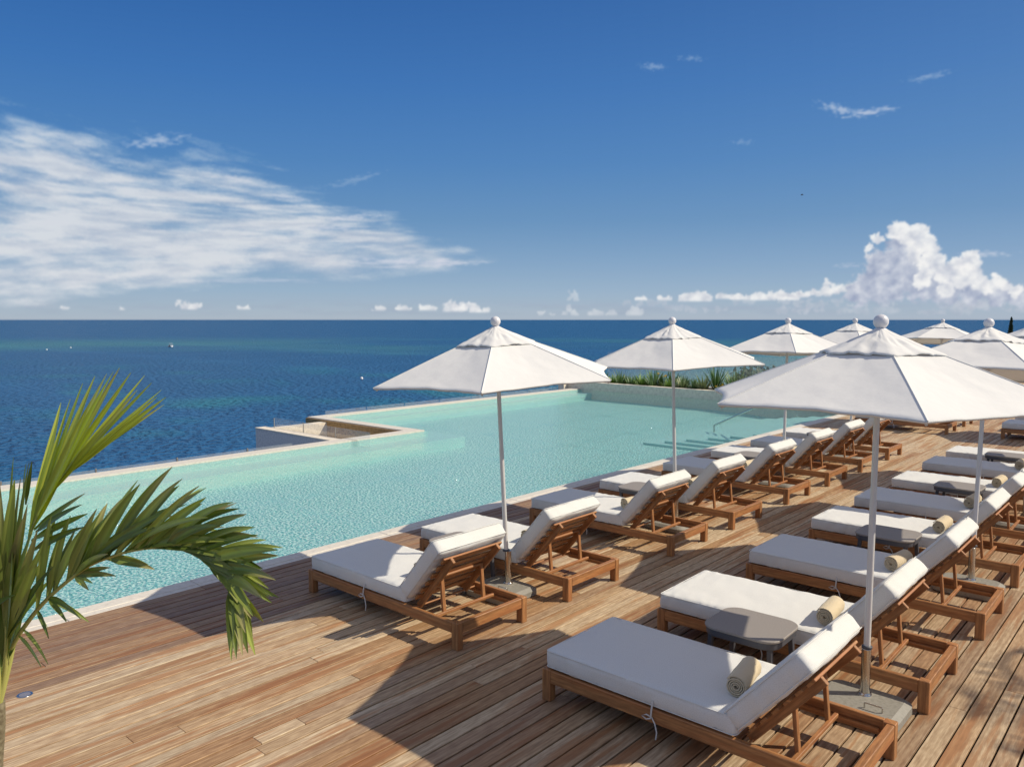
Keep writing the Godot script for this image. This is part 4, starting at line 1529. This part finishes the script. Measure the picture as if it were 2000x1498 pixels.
func build_planter() -> void:
	var base := Vector3(23.9, 0, -12.5)
	var pl := thing("planter", "long limestone planter bed across the far end of the pool", "planter", base)
	var front := [Vector2(23.95, -18.35), Vector2(23.7, -12.0), Vector2(22.35, -7.36)]
	for k in 2:
		var a: Vector2 = front[k]
		var b: Vector2 = front[k + 1]
		var off := Vector2(0.28, 0)
		var deep := Vector2(1.45, 0)
		var lo := Vector2(base.x, base.z)
		part("front_wall", prism([a - lo, b - lo, b + off - lo, a + off - lo], -1.6, 0.26 + 0.0), M.limestone, pl)
		part("soil_bed", prism([a + off - lo, b + off - lo, b + deep - lo, a + deep - lo], -1.6, 0.14), M.soil, pl)
		part("back_wall", prism([a + deep - lo, b + deep - lo, b + deep + off - lo, a + deep + off - lo], -1.6, 0.22), M.limestone, pl)
	part("end_wall", prism([Vector2(-0.2, -5.85), Vector2(1.83, -5.85), Vector2(1.83, -6.12), Vector2(-0.2, -6.12)], -1.6, 0.262), M.limestone, pl)
	var rng := RandomNumberGenerator.new()
	rng.seed = 31
	var kinds := [
		["sword_leaf_plant", "dark green sword-leaved plant in the planter bed", 60, 0.60, 0.85, Color(0.085, 0.150, 0.050)],
		["grass_tuft", "loose grey-green grass tuft in the planter bed", 75, 0.55, 0.95, Color(0.17, 0.20, 0.10)],
		["bushy_plant", "light green bushy plant in the planter bed", 90, 0.42, 1.4, Color(0.15, 0.23, 0.05)],
		["flowering_plant", "small plant with yellow flowers in the planter bed", 45, 0.38, 1.1, Color(0.07, 0.11, 0.03)],
	]
	var n := 0
	var seen := {}
	var z := -17.9
	while z < -7.7:
		for r in 2:
			var x: float = (lerpf(23.95, 23.7, (z + 18.35) / 6.35) if z < -12.0 else lerpf(23.7, 22.35, (z + 12.0) / 4.64)) + 0.55 + r * 0.5 + rng.randf_range(-0.1, 0.1)
			var k: Array = kinds[[0, 2, 1, 0, 3, 2, 0, 1, 0][(n * 2 + r) % 9]]
			seen[k[0]] = seen.get(k[0], -1) + 1
			tuft(k[0], Vector3(x, 0.14, z + rng.randf_range(-0.15, 0.15)), "%s %s, counting from the overflow corner" % [ORD[seen[k[0]]], k[1]], k[2], k[3] * rng.randf_range(0.55, 1.45) * (1.15 if z > -16.2 else 0.75), k[4], k[5], 400 + n * 2 + r, k[0] == "flowering_plant")
		n += 1
		z += 0.52
	# glass fence behind the bed
	var gf := thing("glass_fence", "frameless clear glass fence standing behind the planter bed", "fence", Vector3(25.9, 0, -12.6))
	for k in 6:
		var zz := -4.5 + 1.52 * k
		part("glass_panel", box(Vector3(0.014, 1.25, 1.49), 0.0), M.glass, gf, place(Vector3(0, 0.70, zz)))
		part("panel_edge", box(Vector3(0.018, 1.25, 0.014), 0.0), M.glass_edge, gf, place(Vector3(0, 0.70, zz + 0.76)))

# ------------------------------------------------------------------ sea, beach and what lies far off
func build_sea() -> void:
	var n := FastNoiseLite.new()
	n.seed = 17
	n.frequency = 1.0
	n.fractal_octaves = 4
	var v := PackedVector3Array()
	var uv := PackedVector2Array()
	var col := PackedColorArray()
	var idx := PackedInt32Array()
	var na := 360
	var nr := 150
	for i in nr + 1:
		var r := 12.0 * pow(40000.0 / 12.0, float(i) / nr)
		for k in na:
			var a := TAU * k / na
			var p := Vector3(cos(a) * r, SEA_Y, sin(a) * r)
			v.append(p)
			uv.append(Vector2(p.x, p.z))
			var mid := Color(0.020, 0.110, 0.262)
			var reef := Color(0.050, 0.200, 0.255)
			var c := mid
			var far := p.dot(fwd)
			var lat := p.dot(side)
			# reef band a few hundred metres out, open water behind it
			var wob := n.get_noise_2d(p.x / 260.0, p.z / 260.0)
			var band := smoothstep(330.0, 420.0, far + wob * 140.0) * (1.0 - smoothstep(520.0, 700.0, far + wob * 190.0))
			c = c.lerp(reef, band * clampf(0.5 + wob * 0.9, 0.0, 0.85))
			# patches of pale bottom near the shore
			var pt := n.get_noise_2d(p.x / 38.0 + 70.0, p.z / 38.0)
			var near := 1.0 - smoothstep(90.0, 330.0, far)
			c = c.lerp(Color(0.03, 0.20, 0.26), smoothstep(0.05, 0.5, pt) * near * 0.8)
			# sandy shallows along the beach
			var shore := lat - shore_line(far)
			var sh := smoothstep(-75.0, -5.0, shore + wob * 22.0)
			if far > 60.0 and far < 460.0:
				c = c.lerp(Color(0.16, 0.33, 0.32), sh * 0.75)
			col.append(c)
			if i < nr:
				var b := i * na + k
				var e := i * na + (k + 1) % na
				idx.append_array([b, e, b + na, e, e + na, b + na])
	solo("sea", smooth(v, idx, uv, col), M.sea_water, "deep blue open sea reaching the horizon", "sea", Vector3.ZERO, "", "structure")

func shore_line(far: float) -> float:
	# how far to the right of the view the waterline runs at a given distance
	return 44.0 + maxf(0.0, far - 150.0) * 0.46 + pow(maxf(0.0, far - 260.0) / 40.0, 2.0) * 14.0 + 6.0 * sin(far * 0.03)

func build_coast() -> void:
	var rows := []
	for k in 40:
		var far := 60.0 + k * k * 0.24
		var s := shore_line(far)
		var row := PackedVector3Array()
		for q in [-6.0, 0.0, 5.0, 12.0, 30.0, 90.0, 260.0]:
			var y := SEA_Y - 0.25
			if q >= 0: y = SEA_Y + 0.08 + minf(q, 30.0) * 0.05
			var p: Vector3 = fwd * far + side * (s + q)
			row.append(Vector3(p.x, y, p.z))
		rows.append(row)
	solo("beach", sheet(rows, false), M.sand, "pale sandy beach curving away beyond the glass fence", "beach", Vector3.ZERO, "", "structure")
	# dark tree crown seen over the planter
	var rng := RandomNumberGenerator.new()
	rng.seed = 5
	var spots := [[1470, 742, 58.0], [1494, 738, 66.0], [1512, 742, 62.0]]
	for k in 3:
		var sp: Array = spots[k]
		var c := px_at(sp[0], sp[1], sp[2])
		var tree := thing("shore_tree", ["broad dark green shore tree below the glass fence", "round shore tree crown beside the broad one below the fence", "smaller olive-green shore tree below the fence corner"][k], "tree", Vector3(c.x, SEA_Y + 1.0, c.z), 0, "trees by the beach")
		part("trunk", tube([Vector3.ZERO, Vector3(0.2, 4, 0.1), Vector3(0, c.y - SEA_Y - 1.0, 0)], [0.35, 0.25, 0.1], 8), M.palm_trunk, tree)
		var st := SurfaceTool.new()
		st.begin(Mesh.PRIMITIVE_TRIANGLES)
		for q in 420:
			var d := Vector3(rng.randfn(), rng.randfn() * 0.5, rng.randfn()).normalized() * pow(rng.randf(), 0.4) * Vector3(1.7, 1.1, 1.7)
			var m := leaflet(d, Vector3(rng.randf_range(-1, 1), rng.randf_range(-0.3, 1), rng.randf_range(-1, 1)), Vector3.UP, 0.45, 0.13, 0.5, 0.2, Color(0.03, 0.05, 0.02) * rng.randf_range(0.6, 1.8), Color(0.06, 0.08, 0.03))
			st.append_from(m, 0, Transform3D.IDENTITY)
		part("crown", st.commit(), M.blade_green, tree, place(Vector3(0, c.y - SEA_Y - 1.0, 0)))
	# a tall narrow conifer far along the coast
	var tip := px_at(1977, 620, 120.0)
	var tree := thing("narrow_conifer", "tall narrow dark conifer rising behind the umbrellas", "tree", Vector3(tip.x, SEA_Y + 1.0, tip.z))
	var hgt := tip.y - SEA_Y - 1.0
	part("trunk", tube([Vector3.ZERO, Vector3(0, hgt, 0)], [0.12, 0.02], 8), M.palm_trunk, tree)
	var st := SurfaceTool.new()
	st.begin(Mesh.PRIMITIVE_TRIANGLES)
	for lay in 26:
		var f := lay / 25.0
		var y := lerpf(hgt * 0.3, hgt - 0.15, f)
		var rr := lerpf(1.7, 0.15, pow(f, 0.9))
		for q in 9:
			var a := TAU * q / 9.0 + lay * 0.7
			var o := Vector3(cos(a), rng.randf_range(-0.1, 0.5), sin(a))
			var m := leaflet(Vector3(0, y, 0), o, Vector3(-sin(a), 0, cos(a)), rr * rng.randf_range(0.7, 1.15), 0.30, -0.4, 0.3, Color(0.03, 0.045, 0.03) * rng.randf_range(0.7, 1.4), Color(0.05, 0.06, 0.04))
			st.append_from(m, 0, Transform3D.IDENTITY)
	part("crown", st.commit(), M.blade_green, tree)
	# motor boat and mooring buoys
	var bp := on_sea(333, 678)
	var boat := thing("motor_boat", "small white motor boat lying still on the open sea", "boat", bp, 0.9)
	var hull := []
	for q in [[-2.6, 0.9], [-2.6, -0.9], [0.6, -1.05], [2.0, -0.7], [3.2, 0.0], [2.0, 0.7], [0.6, 1.05]]:
		hull.append(Vector2(q[0], q[1]))
	part("hull", loft(hull, [[-0.2, 0.4], [0.75, 0.0], [0.85, 0.05]]), M.hull, boat)
	part("canopy", box(Vector3(1.8, 0.08, 1.5), 0.02), M.hull, boat, place(Vector3(-0.2, 2.0, 0)))
	for sx in [-0.9, 0.6]:
		for sz in [-0.6, 0.6]:
			bar("post", Vector3(sx, 0.8, sz), Vector3(sx, 1.97, sz), 0.06, 0.06, M.hull, boat)
	part("outboard_motor", box(Vector3(0.5, 0.9, 0.5), 0.06), M.hull_dark, boat, place(Vector3(-2.86, 0.75, 0)))
	var bl := ["white mooring buoy floating off the sunken terrace", "small white buoy out on the sea, closer to the boat", "small white buoy out on the sea, farther from the boat"]
	var bs := [[706, 741], [137, 680], [90, 684]]
	for k in 3:
		var p := on_sea(bs[k][0], bs[k][1])
		var b := thing("mooring_buoy", bl[k], "buoy", p, 0, "mooring buoys")
		part("float", lathe([Vector2(0.0, 0.62), Vector2(0.25, 0.55), Vector2(0.38, 0.25), Vector2(0.34, -0.05), Vector2(0.0, -0.2)], 12), M.hull, b)
		part("ring", lathe([Vector2(0.0, 0.74), Vector2(0.05, 0.73), Vector2(0.06, 0.62)], 8), M.hull_dark, b)
	# a bird high over the sea
	var bird := thing("seabird", "dark seabird gliding high over the sea", "bird", px_at(1567, 381, 150.0), 0.5)
	var bm := []
	for q in [[-0.55, 0.10, 0.10, 0.03], [-0.28, 0.14, -0.02, 0.09], [0.0, 0.0, -0.06, 0.13], [0.28, 0.14, -0.02, 0.09], [0.55, 0.10, 0.10, 0.03]]:
		bm.append(PackedVector3Array([Vector3(q[0], q[1], q[2] - q[3]), Vector3(q[0], q[1] + 0.03, q[2]), Vector3(q[0], q[1], q[2] + q[3]), Vector3(q[0], q[1] - 0.02, q[2])]))
	part("wings", sheet(bm, true), M.hull_dark, bird)
	part("body", tube([Vector3(0, 0.02, -0.26), Vector3(0, 0.03, -0.12), Vector3(0, 0.02, 0.12), Vector3(0, 0.02, 0.32)], [0.02, 0.06, 0.06, 0.015], 8), M.hull_dark, bird)

func on_sea(x: float, y: float) -> Vector3:
	var d := px_dir(x, y)
	return EYE + d * ((SEA_Y - EYE.y) / d.y)

func build_far_end() -> void:
	# low ochre bar pavilion beyond the last umbrellas
	var at := Vector3(34.0, 0, -8.2)
	var b := thing("bar_pavilion", "low ochre bar pavilion beyond the last umbrellas", "pavilion", at)
	part("roof_beam", box(Vector3(0.3, 0.16, 3.4), 0.01), M.ochre_stone, b, place(Vector3(0, 1.74, 1.3)))
	for z in [-0.3, 1.2, 2.8]:
		part("post", box(Vector3(0.14, 1.66, 0.14), 0.01), M.hull_dark, b, place(Vector3(0.05, 0.83, z)))
	part("counter", box(Vector3(0.5, 1.05, 3.2), 0.01), M.limestone, b, place(Vector3(0.5, 0.525, 1.3)))
	# recessed lamp set flush in the boards
	var l := thing("deck_lamp", "small round steel uplight set flush in the deck boards", "lamp", Vector3(1.69, 0.0, -6.03))
	part("rim", lathe([Vector2(0.036, 0.004), Vector2(0.046, 0.005), Vector2(0.052, 0.0015), Vector2(0.052, -0.02)], 24), M.steel, l)
	part("lens", lathe([Vector2(0.0, 0.0045), Vector2(0.036, 0.0038)], 24), M.lens, l)
	# building below the deck, so that the terrace does not float over the sea
	var st := SurfaceTool.new()
	st.begin(Mesh.PRIMITIVE_TRIANGLES)
	add_prism(st, [Vector2(-14, -13.9), Vector2(9.9, -13.9), Vector2(9.9, 6), Vector2(-14, 6)], SEA_Y + 0.5, -1.66)
	add_prism(st, [Vector2(9.9, -17.4), Vector2(12.3, -17.4), Vector2(12.3, 6), Vector2(9.9, 6)], SEA_Y + 0.5, -1.662)
	add_prism(st, [Vector2(12.3, -17.8), Vector2(36, -17.8), Vector2(36, 6), Vector2(12.3, 6)], SEA_Y + 0.5, -1.664)
	solo("hotel_building", st.commit(), M.render_wall, "plastered building carrying the roof deck and pool", "building")

func _ready() -> void:
	setup_view()
	make_materials()
	build_sea()
	build_coast()
	build_pool()
	build_terrace()
	build_deck()
	build_planter()
	build_far_end()
	build_furniture()
	build_palm()
	build_shade_palm()
